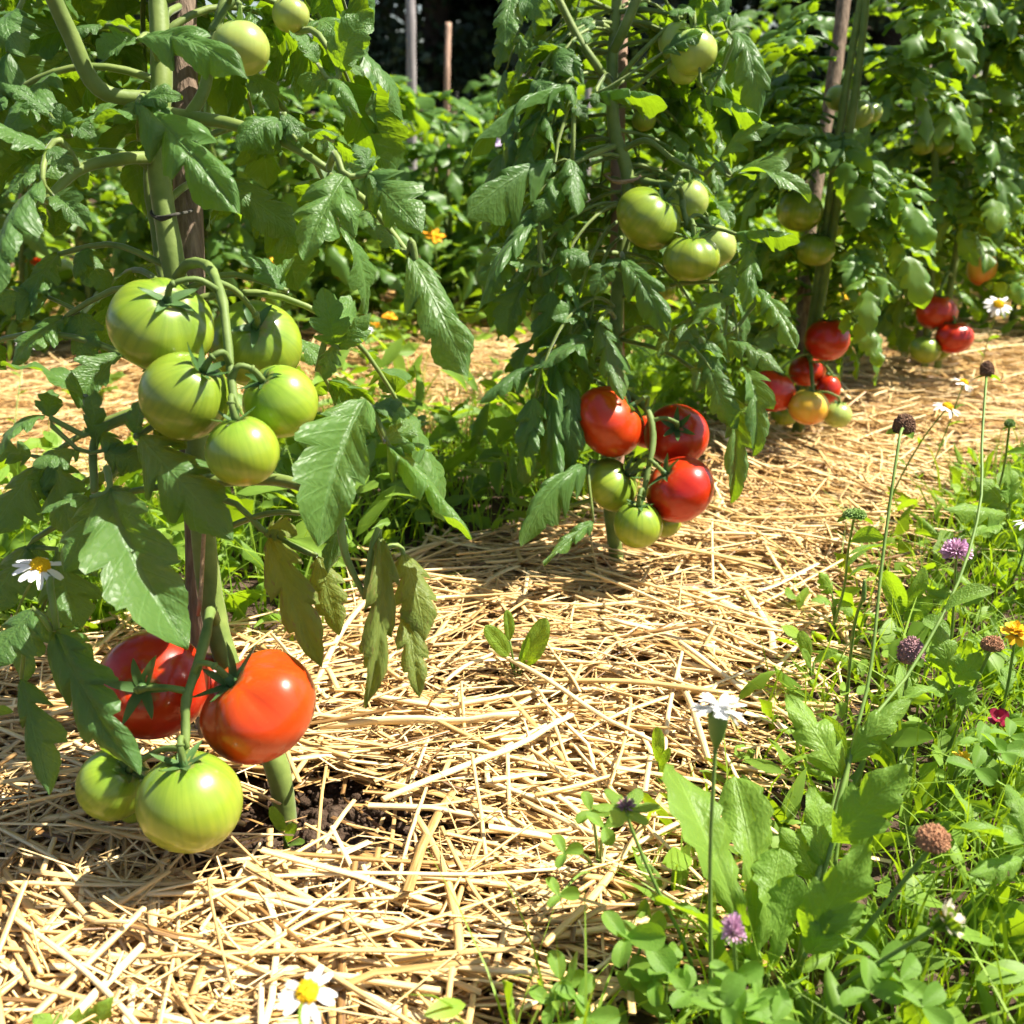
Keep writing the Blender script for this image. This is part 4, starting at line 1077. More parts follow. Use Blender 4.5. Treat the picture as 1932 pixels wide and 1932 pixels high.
# ------------------------------------------------------------------ grass and ground cover
def blades(geo, x, y, h, w, lean, tint, K=5):
    N = len(x); a = rng.random(N) * 6.283; d = np.stack([np.cos(a), np.sin(a), np.zeros(N)], -1)
    f = rng.random(N) * 6.283; s = np.stack([np.cos(f), np.sin(f), np.zeros(N)], -1)
    t = np.linspace(0, 1, K)
    c = np.stack([x, y, hgt(x, y) - .003], -1)[:, None] + d[:, None] * (lean * h)[:, None, None] * (t ** 2)[None, :, None] + np.array([0, 0, 1.0]) * (h[:, None] * (t[None] - .35 * lean[:, None] * t[None] ** 2))[..., None]
    ww = w[:, None] * (1 - t[None] ** 1.6 * .96) * .5
    V = np.stack([c - s[:, None] * ww[..., None], c + s[:, None] * ww[..., None]], 2)
    fc = grid_faces(K, 2); F = (fc[None] + (np.arange(N) * K * 2)[:, None, None]).reshape(-1, 4)
    U = np.zeros((N, K, 2, 2)); U[..., 0] = t[None, :, None]; U[..., 1] = np.array([0, 1.0])[None, None]
    geo.add(V.reshape(-1, 3), F, U.reshape(-1, 2), np.repeat(tint, K * 2))

COVER = [leaflet(7, 5, 800 + k, kd) for k, kd in enumerate(('ovate', 'lance', 'lance', 'tomato', 'dandelion', 'lance'))]

def cover(geo, x, y, zmax, smin, smax, nz=.0):
    """small leaves at all heights, tilted every way"""
    N = len(x); idx = rng.integers(0, len(COVER), N)
    for k in range(len(COVER)):
        j = np.where(idx == k)[0]; mats = []
        for i in j:
            az = rng.random() * 6.283; el = rng.uniform(-.4, .9); L = smin + (smax - smin) * rng.random() ** 1.4
            d = np.array([math.cos(az) * math.cos(el), math.sin(az) * math.cos(el), math.sin(el)])
            z = float(hgt(x[i], y[i])) + .004 + zmax * rng.random() ** 1.5
            mats.append(mat4(frame(d, [rng.normal(0, .6), rng.normal(0, .6), 1]), [x[i], y[i], z], (L * rng.uniform(.22, .45), L, L)))
        if mats: scatter(geo, COVER[k], mats)

def build_cover():
    # grassy strip behind the row
    N = 13000; x = rng.uniform(-1.3, .75, N); y = rng.uniform(.75, 2.4, N); k = green_strip(x, y); x, y = x[k], y[k]; N = len(x)
    g = Geo(); blades(g, x, y, rng.uniform(.05, .17, N), rng.uniform(.002, .0045, N), rng.uniform(.1, 1.2, N), rng.random(N))
    o = link('grass', g.mesh('grass', M_grass)); o['kind'] = 'stuff'; o['label'] = 'fresh green grass in the strip behind the tomato row'
    g = Geo(); x = rng.uniform(-1.3, .75, 7000); y = rng.uniform(.75, 2.4, 7000); k = green_strip(x, y); cover(g, x[k], y[k], .13, .025, .075)
    o = link('ground_cover', g.mesh('ground_cover', M_weed_t)); o['kind'] = 'stuff'; o['label'] = 'low leafy weeds in the grassy strip behind the tomato row'
    # weedy border
    def inb(n, lo=0.0):
        y = rng.uniform(.36, 1.8, n); x = rng.uniform(-.05, 1.5, n); ws = weed_side(x, y) + rng.normal(0, .03, n)
        bare = (x - .42) ** 2 * 1.3 + (y - .53) ** 2 < .075 ** 2        # the patch of open soil
        k = (ws > lo) & (x < .16 + y * .62) & (~bare | (rng.random(n) < .10)) & (rng.random(n) < np.clip(.35 + ws * 4, 0, 1))
        return x[k], y[k]
    x, y = inb(15000, .0); N = len(x)
    g = Geo(); blades(g, x, y, rng.uniform(.03, .13, N), rng.uniform(.0012, .0034, N), rng.uniform(.1, 1.3, N), rng.random(N))
    o = link('border_grass', g.mesh('border_grass', M_grass)); o['kind'] = 'stuff'; o['label'] = 'thin grass blades among the weeds beside the straw'
    x, y = inb(6500, .0); g = Geo(); cover(g, x, y, .055, .012, .045)
    o = link('border_ground_cover', g.mesh('border_ground_cover', M_weed_t)); o['kind'] = 'stuff'; o['label'] = 'dense low weeds covering the border beside the straw'
    x, y = inb(3400, .0); g = Geo(); mats = []
    for i in range(len(x)):
        az = rng.random() * 6.283; el = rng.uniform(.35, 1.35); L = rng.uniform(.03, .075); d = np.array([math.cos(az) * math.cos(el), math.sin(az) * math.cos(el), math.sin(el)])
        mats.append(mat4(frame(d, [rng.normal(0, .8), rng.normal(0, .8), 1]), [x[i], y[i], float(hgt(x[i], y[i]))], (L * rng.uniform(.10, .26), L, L)))
    scatter(g, COVER[1], mats[::3]); scatter(g, COVER[3], mats[1::3]); scatter(g, COVER[4], mats[2::3])
    o = link('upright_weeds', g.mesh('upright_weeds', M_weed_t)); o['kind'] = 'stuff'; o['label'] = 'narrow upright leaves crowding the weedy border'
    # undergrowth between the plants of the rows behind
    n = 11000; y = 2.38 + 5.0 * rng.random(n) ** 1.5; x = rng.uniform(-1, 1, n) * (y * .56 + .2); g = Geo()
    k = (y > 2.6) | (rng.random(n) < .5)
    cover(g, x[k], y[k], .24, .035, .10)
    o = link('undergrowth', g.mesh('undergrowth', M_weed_t)); o['kind'] = 'stuff'; o['label'] = 'leafy undergrowth between the rows behind the straw path'
    # blades along the left edge in front
    n = 700; x = rng.uniform(-.62, -.36, n); y = rng.uniform(.92, 1.2, n)
    g = Geo(); blades(g, x, y, rng.uniform(.05, .16, n), rng.uniform(.0015, .0032, n), rng.uniform(.2, 1.0, n), rng.random(n)); cover(g, x[:260], y[:260], .09, .02, .05)
    o = link('edge_grass', g.mesh('edge_grass', M_grass)); o['kind'] = 'stuff'; o['label'] = 'grass and small weeds beside the nearest plant at the picture edge'
    # crumbs of soil in the open patch
    g = Geo(); ico = tomato_geo(5, 5, 6, 0, 3, .8); mats = []
    for i in range(900):
        if i < 600: q = np.array([.42, .53]) + rng.normal(0, .07, 2); 
        else: q = G(575, 1560)[:2] + rng.normal(0, .035, 2)
        s = .0012 + .006 * rng.random() ** 4
        mats.append(mat4(frame(rng.normal(size=3), rng.normal(size=3)), [q[0], q[1], float(hgt(*q)) - .002 + s * .3], (s * 1.3, s, s)))
    scatter(g, (ico[0], ico[1], ico[2], np.full(len(ico[0]), .5)), mats)
    o = link('soil_crumbs', g.mesh('soil_crumbs', M_soil)); o['kind'] = 'stuff'; o['label'] = 'crumbs of dry soil in the bare patches'
build_cover()

# ------------------------------------------------------------------ flowers and weeds
def petal_mesh(mat, nu=6, w=.34, curl=.0, notch=.0):
    t = np.linspace(0, 1, nu); v = np.linspace(-1, 1, 5)
    T, Vv = np.meshgrid(t, v, indexing='ij')
    ww = w * np.interp(T, [0, .15, .6, .9, 1], [.35, .55, 1, .85, .42]) * .5
    Y = T - notch * (np.abs(Vv) < .3) * (T > .95) ; Z = -curl * T ** 2 - .06 * (Vv ** 2) * ww * 6 * .3 + .015 * np.cos(Vv * 6)
    V = np.stack([Vv * ww, Y, Z], -1).reshape(-1, 3)
    U = np.stack([T, Vv * .5 + .5], -1).reshape(-1, 2)
    return mk_mesh('petal', V, grid_faces(nu, 5)[:, ::-1], U, np.full(len(V), .5), mat)
PET_W = [petal_mesh(M_white, curl=c, w=w) for c, w in ((.05, .36), (.25, .40), (.5, .36))]
PET_O = [petal_mesh(M_orange_petal, curl=c, w=.5) for c in (-.1, .2)]
PET_G = [petal_mesh(M_gold, curl=c, w=.6) for c in (-.1, .3)]
PET_C = [petal_mesh(M_crimson, curl=-.3, w=.8)]
PET_P = [petal_mesh(M_purple, curl=.1, w=.8)]
PET_L = [petal_mesh(M_lilac, curl=.1, w=.7)]
PET_D = [petal_mesh(M_cream, curl=-.2, w=.3)]
LANCE = [lf_mesh('leaf', leaflet(12, 5, 820 + k, 'lance'), M_weed) for k in range(4)]
OVATE = [lf_mesh('leaf', leaflet(14, 7, 830 + k, 'ovate'), M_weed) for k in range(4)]
DAND = [lf_mesh('leaf', leaflet(34, 9, 840 + k, 'dandelion'), M_weed) for k in range(5)]
JAG = [lf_mesh('leaf', leaflet(28, 9, 850 + k, 'tomato'), M_weed) for k in range(5)]
CLOV = [lf_mesh('leaflet', leaflet(12, 7, 860 + k, 'clover'), M_clover) for k in range(4)]

def head_frame(face):
    z = unit(face); ref = np.array([.3, .2, 1.]) if abs(z[2]) < .9 else np.array([1., 0, 0])
    y = unit(ref - z * (ref @ z)); return np.stack([np.cross(y, z), y, z], 1)

def petals(th, c, face, n, ln, meshes, lift=.0, r0=.35, parent=None, jitter=.12, name='petal', width=1.0, drop=()):
    Rm = head_frame(face)
    for k in range(n):
        if k in drop: continue
        a = k / n * 6.283 + rng.normal(0, jitter); d = Rm @ np.array([math.cos(a), math.sin(a), lift + rng.normal(0, jitter)])
        th.inst(name, meshes[int(rng.integers(len(meshes)))], mat4(frame(d, Rm[:, 2]), c + unit(d) * ln * r0 * .6, (ln * width, ln, ln)), parent)

def dome(th, c, face, r, h, mat, name='disc', bumps=120, br=.10, parent=None):
    """a head covered with small knobs"""
    Rm = head_frame(face); g = Geo()
    V, F, U = tomato_geo(3, 10, 14, 0, 3, 1.0)
    V = V.copy(); V[:, 2] = np.clip(V[:, 2], -.5, None) * h / r
    g.add(V * r @ Rm.T + c, F, U, .3)
    kv, kf, ku = tomato_geo(4, 4, 5, 0, 3, 2.0); mats = []
    for i in range(bumps):
        f = (i + .5) / bumps; z = 1 - 1.35 * f; a = i * 2.39996
        if z < -.5: break
        q = np.array([math.sqrt(max(0, 1 - z * z)) * math.cos(a), math.sqrt(max(0, 1 - z * z)) * math.sin(a), z])
        n = Rm @ unit(q + rng.normal(0, .12, 3)); kk = r * br * rng.uniform(.6, 1.35); mats.append(mat4(head_frame(n), c + Rm @ ((q + rng.normal(0, .035, 3)) * [r, r, h]), (kk, kk, kk * rng.uniform(.5, 1.0))))
    scatter(g, (kv, kf, ku, np.full(len(kv), .5)), mats)
    return th.part(name, g, mat, parent)

def tuft(th, c, face, r, h, mat, n=90, lo=-.2, name='floret_head', w=.10):
    """a head of thin florets, darker at their foot"""
    Rm = head_frame(face); g = Geo()
    for i in range(n):
        f = (i + .5) / n; z = 1 - (1 - lo) * f; a = i * 2.39996
        d = unit(np.array([math.sqrt(max(0, 1 - z * z)) * math.cos(a), math.sqrt(max(0, 1 - z * z)) * math.sin(a), z]) + rng.normal(0, .09, 3))
        e = d * np.array([r, r, h]) * rng.uniform(.85, 1.12); b = e * .15
        s = unit(np.cross(d, rng.normal(size=3))) * r * w
        u = np.cross(unit(e), s)
        V = np.array([b - s * .5, b + s * .5, e * .8 - s, e * .8 + s, e + s * .3 + u * .5, e - s * .3 - u * .5])
        g.add(V @ Rm.T + c, [[0, 1, 3, 2], [2, 3, 4, 5]], None, [0, 0, .75, .75, 1, 1])
    return th.part(name, g, mat)

def stalk(th, pts, r, mat=None, name='stem', n=20):
    p = smooth_path(pts, n); g = Geo(); tube(g, p, r, 7, True); return th.part(name, g, mat or M_wstem), p

def pxpath(base, pts, z1):
    """ground point in the picture, then picture points up to depth z1"""
    b = G(*base); z0 = proj(b)[2]; n = len(pts)
    return [b - [0, 0, .005]] + [P(x, y, z0 + (z1 - z0) * (k + 1) / n) for k, (x, y) in enumerate(pts)]

def free_leaf(th, b, t, W, nrm, meshes, label=None, parent=None):
    b, t = np.asarray(b), np.asarray(t); L = np.linalg.norm(t - b)
    return th.inst('leaf', meshes[int(rng.integers(len(meshes)))], mat4(frame(t - b, nrm), b, (W, L, L)), parent, label)

def stem_leaves(th, path, ks, ln, W, meshes):
    for k in ks:
        az = rng.random() * 6.283; d = np.array([math.cos(az), math.sin(az), rng.uniform(.1, .8)])
        free_leaf(th, path[k], path[k] + unit(d) * ln * rng.uniform(.7, 1.2), W * rng.uniform(.8, 1.2), [0, 0, 1] + rng.normal(0, .3, 3), meshes)

def daisy(base, pts, z1, rpx, face, label, n=14, group='white daisies', drop=()):
    path = pxpath(base, pts, z1); th = Thing('daisy', path[0], label, 'daisy', group)
    c = path[-1]; r = rpx * z1 / FP; f = camvec(*face)
    _, p = stalk(th, path, [.0011, .0010, .0008])
    petals(th, c, f, n, r * .78, PET_W, -.05, .5, drop=drop)
    dome(th, c + f * r * .02, f, r * .36, r * .27, M_yellow, 'disc', 110, .11)
    g = Geo(); tube(g, [c - f * r * .28, c - f * r * .05], [r * .12, r * .36], 9, True); th.part('calyx', g, M_wstem)
    if len(p) > 8: stem_leaves(th, p, (5, 9, 12), .022, .006, LANCE)
    return th

daisy((-30, 1560), [(-10, 1300), (30, 1160), (75, 1068)], .70, 47, (.35, .85, .45), 'white daisy beside the dark leaves of the nearest plant')
daisy((585, 2080), [(575, 1990), (580, 1872)], .50, 58, (-.1, .75, .65), 'blurred white daisy standing over the straw at the bottom edge', 11)
daisy((20, 860), [(35, 740), (50, 640)], 1.75, 22, (.2, .7, .7), 'small white daisy far behind, at the picture edge above the straw')
daisy((1655, 1010), [(1690, 920), (1740, 830), (1788, 768)], 1.20, 27, (.4, .8, .4), 'white daisy over the straw, lower of the two beside the dark seed cone')
daisy((1750, 900), [(1790, 800), (1818, 722)], 1.35, 22, (.4, .8, .3), 'white daisy over the straw, upper of the two beside the dark seed cone')
daisy((1845, 705), [(1865, 640), (1884, 574)], 1.9, 26, (.0, .55, .8), 'white daisy with drooping petals near the grey hose')
daisy((1890, 1130), [(1925, 1060), (1940, 985)], 1.0, 26, (.1, .9, .3), 'white daisy cut by the picture edge above the pink flower')

def seed_stalk(name, base, pts, z1, wpx, hpx, mat, label, cat='seed head', lean=(0, 1, .15), bracts=5, leaves=(4, 8), r=.0013, group='brown seed heads'):
    path = pxpath(base, pts, z1); th = Thing(name, path[0], label, cat, group)
    c = path[-1]; f = unit(camvec(*lean)); w, h = wpx * z1 / FP / 2, hpx * z1 / FP / 2
    _, p = stalk(th, path, [r * 1.25, r, r * .9])
    dome(th, c, f, w, h, mat, 'seed_head', 330, .085)
    if bracts:
        for k in range(bracts):
            a = k / bracts * 6.28 + rng.normal(0, .3); d = head_frame(f) @ np.array([math.cos(a), math.sin(a), rng.uniform(-.3, .2)])
            free_leaf(th, c - f * h * .55, c - f * h * .6 + d * w * rng.uniform(1.3, 2.4), w * .9, f, LANCE)
    if leaves: stem_leaves(th, p, leaves, .04, .013, LANCE)
    return th, p

seed_stalk('coneflower_stalk', (1560, 1760), [(1600, 1450), (1641, 1273), (1665, 1057), (1696, 835), (1706, 806)], .82, 38, 48, M_brown, 'tall stalk ending in a dark brown seed cone with green collar, over the straw', r=.0012, bracts=4, leaves=())
seed_stalk('coneflower_stalk', (1490, 1840), [(1547, 1620), (1607, 1411), (1713, 1273), (1805, 1105), (1849, 955), (1853, 830), (1862, 700)], .90, 24, 36, M_brown, 'long bending stalk with the highest, small dark seed cone', r=.0012, bracts=3, leaves=(5, 10))
seed_stalk('knapweed_stalk', (1524, 1935), [(1600, 1800), (1672, 1703), (1746, 1612), (1760, 1586)], .585, 58, 56, M_rust, 'stalk with a round rusty seed ball in front of the open soil', r=.0014, bracts=0, leaves=())
seed_stalk('knapweed_stalk', (1680, 1480), [(1700, 1350), (1719, 1234)], .80, 46, 62, M_mauve, 'stalk with a faded pinkish brown flower head beside the bending stalk', bracts=5, leaves=(6, 10))
seed_stalk('knapweed_stalk', (1760, 1480), [(1820, 1340), (1872, 1218)], .78, 38, 34, M_rust, 'stalk with a rusty brown flower head beside the yellow marigold', bracts=6, leaves=(5, 9))
seed_stalk('bud_stalk', (1610, 1680), [(1640, 1590), (1667, 1530)], .70, 25, 26, M_rust, 'short stalk with a tiny round brown bud among the dandelion leaves', bracts=0, leaves=())
seed_stalk('bud_stalk', (1555, 1230), [(1590, 1120), (1600, 1040), (1612, 972)], .92, 40, 22, M_wstem, 'slim stalk with a flat green bud standing over the straw', cat='bud', bracts=7, leaves=(8, 10, 12, 14), r=.0012)
seed_stalk('plantain_stalk', (1590, 1420), [(1600, 1290), (1612, 1180), (1630, 1120)], .80, 9, 60, M_wstem, 'narrow curved green spike beside the tall seed cone stalk', cat='plantain', bracts=0, leaves=(), group=None)
seed_stalk('bud_stalk', (1855, 1010), [(1890, 900), (1905, 800)], 1.05, 18, 18, M_wstem, 'slim weed stalk with a dark green bud at the picture edge', cat='bud', bracts=4, leaves=(5, 8, 11, 14))

def clover_flower(base, pts, z1, wpx, hpx, mat, label, face=(0, 1, .2), lo=-.3, n=110, leaves=(), name='clover_flower'):
    path = pxpath(base, pts, z1); th = Thing(name, path[0], label, 'flower', 'pink flower heads')
    c = path[-1]; _, p = stalk(th, path, [.0013, .0011, .0010])
    tuft(th, c, camvec(*face), wpx * z1 / FP / 2, hpx * z1 / FP / 2, mat, n, lo, 'flower_head')
    if leaves: stem_leaves(th, p, leaves, .028, .013, OVATE)
    return th
clover_flower((1780, 1330), [(1795, 1200), (1805, 1040)], .86, 58, 46, M_pink, 'round pink thistle-like flower above the weedy border', (-.1, .95, .3), -.45, 170, (5, 9, 13))
th = clover_flower((1400, 2010), [(1392, 1890), (1384, 1762)], .55, 46, 90, M_pink, 'pink clover flower low among the trefoil leaves', (-.05, .98, .2), -.15, 120, (10, 13))
th = clover_flower((1335, 1930), [(1297, 1796), (1237, 1671), (1190, 1560), (1181, 1520)], .60, 38, 34, M_mauve, 'small faded clover bud ringed by leaves over the straw', (-.1, .95, .2), -.5, 60, ())
c = P(1181, 1530, .60)
for k in range(6):
    a = k * 1.05; d = np.array([math.cos(a), math.sin(a), .15]); free_leaf(th, c, c + d * .019, .009, [0, 0, 1], OVATE)

# marigolds, crimson flower, white and wilted flowers
def ruffle(name, base, pts, z1, rpx, meshes, label, cat, face, layers=3, n=12, group=None, disc=None, leaves=(5, 9), width=1.0):
    path = pxpath(base, pts, z1); th = Thing(name, path[0], label, cat, group)
    c = path[-1]; r = rpx * z1 / FP; f = camvec(*face); _, p = stalk(th, path, [.0014, .0012, .0011])
    for l in range(layers):
        petals(th, c + f * r * .10 * l, f, max(5, n - 2 * l), r * (.85 - .18 * l), meshes, .15 + .45 * l, .3, jitter=.25, width=width)
    if disc: dome(th, c + f * r * .05, f, r * .34, r * .24, disc, 'disc', 60, .14)
    g = Geo(); tube(g, [c - f * r * .6, c - f * r * .3, c], [r * .12, r * .32, r * .30], 9, True); th.part('calyx', g, M_wstem)
    if leaves: stem_leaves(th, p, leaves, .035, .012, JAG)
    return th
ruffle('marigold', (1870, 1420), [(1900, 1300), (1916, 1194)], .82, 28, PET_G, 'ruffled golden marigold at the picture edge in the weedy border', 'marigold', (-.1, .9, .4), 4, 14, 'marigolds')
ruffle('marigold', (1790, 1520), [(1800, 1470), (1815, 1432)], .76, 20, PET_G, 'fading dull gold marigold low among the border weeds', 'marigold', (.2, .8, .5), 3, 10, 'marigolds')
ruffle('crimson_flower', (1870, 1480), [(1880, 1420), (1884, 1356)], .79, 21, PET_C, 'dark crimson flower in the weedy border', 'flower', (-.2, .7, .7), 2, 7, None, width=1.2)
th = ruffle('white_flower', (1345, 2010), [(1341, 1800), (1341, 1597), (1352, 1379), (1356, 1340)], .575, 52, PET_W, 'white flower on a tall bare stalk seen from the side, over the straw', 'flower', (.12, .98, .08), 2, 20, None, leaves=(), width=1.15)
c = P(1356, 1340, .575)
g = Geo(); tube(g, [c - [0, 0, .022], c - [0, 0, .015], c - [0, 0, .006], c], [.0016, .0042, .0056, .0054], 12, True); th.part('calyx_tube', g, M_wstem)
th = ruffle('wilted_flower', (1500, 1990), [(1560, 1890), (1640, 1828), (1746, 1762), (1784, 1735)], .55, 40, PET_D, 'wilting flower with dry cream petals and yellow heart near the open soil', 'flower', (.6, .6, .4), 2, 12, None, M_yellow, ())
c = P(1766, 1750, .55); f = camvec(.75, .5, .3)
for k in range(6):
    d = unit(f + head_frame(f) @ np.array([math.cos(k), math.sin(k), 0]) * .5); free_leaf(th, c - f * .002, c + d * .013, .007, head_frame(f) @ np.array([math.cos(k), math.sin(k), 0]) * -1, OVATE)

# broad-leaved weeds placed as the picture shows them
def broad(name, base, leaves, meshes, label, cat, stems=()):
    b = G(*base); th = Thing(name, b, label, cat)
    for l in leaves:
        bp, tp = (P(*l[0]) if len(l[0]) == 3 else G(*l[0], .01)), P(*l[1]); W = l[2] * l[1][2] / FP
        g = Geo(); tube(g, smooth_path([b - [0, 0, .004], b * .4 + bp * .6 + [0, 0, .004], bp], 8), [.0018, .0013], 6, True)
        lf = free_leaf(th, bp, tp, W, camvec(*l[3]), meshes, parent=None)
        th.part('leaf_stalk', g, M_wstem)
    for s in stems:
        g = Geo(); tube(g, smooth_path([b - [0, 0, .004]] + [P(*q) for q in s], 16), [.0022, .0018, .0014], 7, True); th.part('stem', g, M_wstem)
    return th
broad('dandelion', (1440, 1870), [((1420, 1800, .635), (1272, 1452, .66), 112, (-.2, .6, .75)), ((1425, 1790, .64), (1385, 1465, .68), 90, (.3, .6, .75)), ((1430, 1800, .63), (1470, 1600, .65), 80, (.5, .3, .8)),
      ((1410, 1820, .63), (1235, 1700, .62), 60, (-.2, .8, .5)), ((1450, 1840, .62), (1500, 1650, .62), 70, (.2, .3, .9))], DAND, 'dandelion rosette with broad upright leaves at the edge of the straw', 'dandelion')
broad('sow_thistle', (1500, 1860), [((1515, 1770, .60), (1640, 1590, .58), 120, (-.25, -.35, .9)), ((1570, 1590, .66), (1712, 1440, .64), 105, (.0, .65, .75)), ((1550, 1640, .66), (1530, 1480, .67), 80, (.2, .4, .9)),
      ((1540, 1660, .66), (1470, 1560, .66), 75, (-.3, .6, .7)), ((1590, 1470, .70), (1480, 1310, .72), 85, (-.2, .5, .8)), ((1600, 1440, .70), (1720, 1320, .70), 60, (.1, .7, .6)), ((1520, 1800, .60), (1600, 1700, .59), 80, (.3, .5, .8))],
      JAG, 'sow thistle with a large sunlit leaf shining yellow green beside the dandelion', 'thistle', [[(1530, 1700, .65), (1570, 1560, .68), (1610, 1410, .70)]])
broad('thistle_rosette', (1960, 1640), [((1930, 1590, .62), (1790, 1560, .60), 70, (.0, .75, .65)), ((1930, 1620, .62), (1830, 1650, .60), 55, (.0, .8, .6)), ((1935, 1580, .62), (1900, 1480, .64), 50, (.0, .5, .85))], JAG, 'pale jagged leaves reaching in from the picture edge above the bare soil', 'weed')
broad('broad_weed', (1800, 1340), [((1790, 1270, .80), (1770, 1180, .80), 60, (-.2, .4, .9)), ((1800, 1290, .80), (1850, 1230, .79), 62, (.1, .5, .85)), ((1800, 1300, .80), (1840, 1330, .78), 60, (.0, .7, .7)), ((1780, 1300, .8), (1700, 1320, .78), 62, (-.1, .7, .6))], JAG, 'bright broad-leaved weed behind the bending stalk', 'weed')
broad('broad_weed', (1900, 1000), [((1900, 960, 1.05), (1840, 900, 1.05), 62, (-.1, .5, .85)), ((1905, 950, 1.05), (1900, 870, 1.04), 55, (.0, .4, .9)), ((1900, 970, 1.05), (1780, 960, 1.02), 55, (.0, .75, .6)), ((1890, 990, 1.05), (1830, 1010, 1.02), 50, (0, .8, .6))], JAG, 'leafy weed at the picture edge right above the pink flower', 'weed')

def sprout(base, specs, label, meshes=OVATE, z=None):
    b = G(*base); zb = proj(b)[2]; th = Thing('sprout', b, label, 'sprout', 'small weed sprouts in the straw')
    for (bx, by, tx, ty, W, n) in specs:
        g = Geo(); bb = P(bx, by, zb * .985); tube(g, smooth_path([b - [0, 0, .004], (b + bb) / 2, bb], 6), [.0013, .001], 6, True); th.part('stem', g, M_wstem)
        free_leaf(th, bb, P(tx, ty, zb * .97), W * zb / FP, camvec(*n), meshes)
sprout((975, 1285), [(985, 1262, 1030, 1165, 42, (.2, .4, .9)), (960, 1240, 915, 1180, 34, (-.2, .5, .8)), (962, 1210, 955, 1150, 22, (.3, .3, .9)), (980, 1240, 1000, 1205, 30, (.2, .7, .6))], 'green sprout with four leaves in the middle of the straw')
sprout((1530, 1330), [(1528, 1240, 1508, 1190, 26, (-.2, .4, .9)), (1535, 1250, 1582, 1228, 26, (.1, .7, .6)), (1530, 1260, 1512, 1225, 20, (-.2, .6, .7))], 'small sprout with two pointed leaves at the straw edge')
sprout((1580, 1200), [(1570, 1120, 1545, 1080, 36, (-.2, .5, .8)), (1575, 1130, 1605, 1165, 36, (.1, .7, .7)), (1568, 1140, 1530, 1135, 36, (-.1, .7, .7))], 'jagged sprout below the flat green bud', JAG)
sprout((1690, 1230), [(1700, 1160, 1670, 1075, 34, (-.2, .4, .9)), (1705, 1150, 1745, 1070, 34, (.3, .4, .9)), (1705, 1170, 1760, 1130, 34, (.2, .6, .7)), (1700, 1180, 1660, 1200, 32, (-.1, .7, .7))], 'leafy sprout between the tall stalk and the pink flower')
sprout((1245, 1490), [(1243, 1440, 1240, 1370, 24, (-.2, .4, .9)), (1246, 1450, 1262, 1410, 18, (.2, .5, .8)), (1247, 1470, 1258, 1440, 22, (.1, .5, .8))], 'narrow yellow green sprout behind the dandelion')
sprout((540, 1610), [(535, 1570, 512, 1520, 26, (-.2, .5, .8)), (540, 1585, 560, 1555, 26, (.2, .6, .7)), (545, 1595, 575, 1590, 18, (.2, .7, .6))], 'tiny sprout at the foot of the nearest tomato stem')
sprout((150, 2010), [(160, 1960, 215, 1880, 60, (.2, .5, .8)), (130, 1960, 60, 1915, 60, (-.2, .6, .7)), (150, 1970, 150, 1900, 55, (.0, .5, .8))], 'blurred green leaf tips poking in at the bottom edge', JAG)
sprout((1500, 1150), [(1505, 1130, 1480, 1120, 26, (-.2, .7, .6)), (1508, 1130, 1535, 1118, 20, (.2, .7, .6))], 'flat pair of leaves lying on the bright straw')

def trefoil(base, tops, label, size=.018):
    b = G(*base); th = Thing('clover', b, label, 'clover', 'trefoil clover plants')
    for (x, y, z, n) in tops:
        c = P(x, y, z); g = Geo(); tube(g, smooth_path([b - [0, 0, .004], b * .5 + c * .5 + [0, 0, .006], c], 10), [.0012, .0009], 6, True); st = th.part('leaf_stalk', g, M_wstem)
        f = camvec(*n); Rm = head_frame(f); a0 = rng.random() * 6.28
        for k in range(3):
            a = a0 + k * 2.094 + rng.normal(0, .15); d = Rm @ np.array([math.cos(a), math.sin(a), .25]); s = size * rng.uniform(.85, 1.15)
            th.inst('leaflet', CLOV[int(rng.integers(4))], mat4(frame(d, f), c, (s * .60, s, s)), st)
trefoil((1180, 1900), [(1180, 1770, .60, (-.1, .6, .7)), (1215, 1770, .61, (.3, .6, .7))], 'clover leaf standing up alone over the straw', .021)
trefoil((1080, 2010), [(1060, 1850, .60, (-.1, .6, .7)), (1090, 1880, .59, (.2, .6, .7)), (1040, 1895, .59, (-.2, .7, .6)), (1110, 1920, .58, (.1, .7, .6))], 'clover clump at the bottom edge of the straw', .015)
trefoil((1400, 2020), [(1385, 1850, .56, (-.1, .6, .8)), (1430, 1880, .56, (.2, .7, .7)), (1365, 1900, .55, (-.2, .6, .7)), (1460, 1930, .55, (.1, .8, .5)), (1410, 1930, .55, (.1, .7, .6))], 'clover clump under the pink clover flower', .017)
trefoil((1250, 1960), [(1260, 1830, .60, (.1, .8, .5)), (1230, 1850, .60, (-.2, .7, .6)), (1300, 1870, .59, (.2, .7, .6))], 'clover spreading beside the faded bud stem', .016)
trefoil((1130, 1640), [(1115, 1530, .68, (-.1, .5, .8)), (1140, 1560, .67, (.1, .6, .7)), (1065, 1610, .66, (-.1, .7, .6)), (1055, 1690, .65, (0, .7, .6))], 'thin clover with a yellowing leaf trailing over the straw', .013)
trefoil((1690, 1880), [(1660, 1810, .585, (0, .8, .5)), (1700, 1850, .58, (.2, .8, .5)), (1640, 1870, .57, (-.1, .7, .6)), (1740, 1900, .56, (.1, .8, .5))], 'clover patch below the wilting flower', .017)
trefoil((1870, 1440), [(1850, 1400, .76, (0, .8, .5)), (1890, 1420, .75, (.2, .8, .5)), (1840, 1450, .74, (-.1, .7, .6)), (1905, 1390, .77, (.1, .8, .5))], 'clover patch beside the crimson flower', .018)

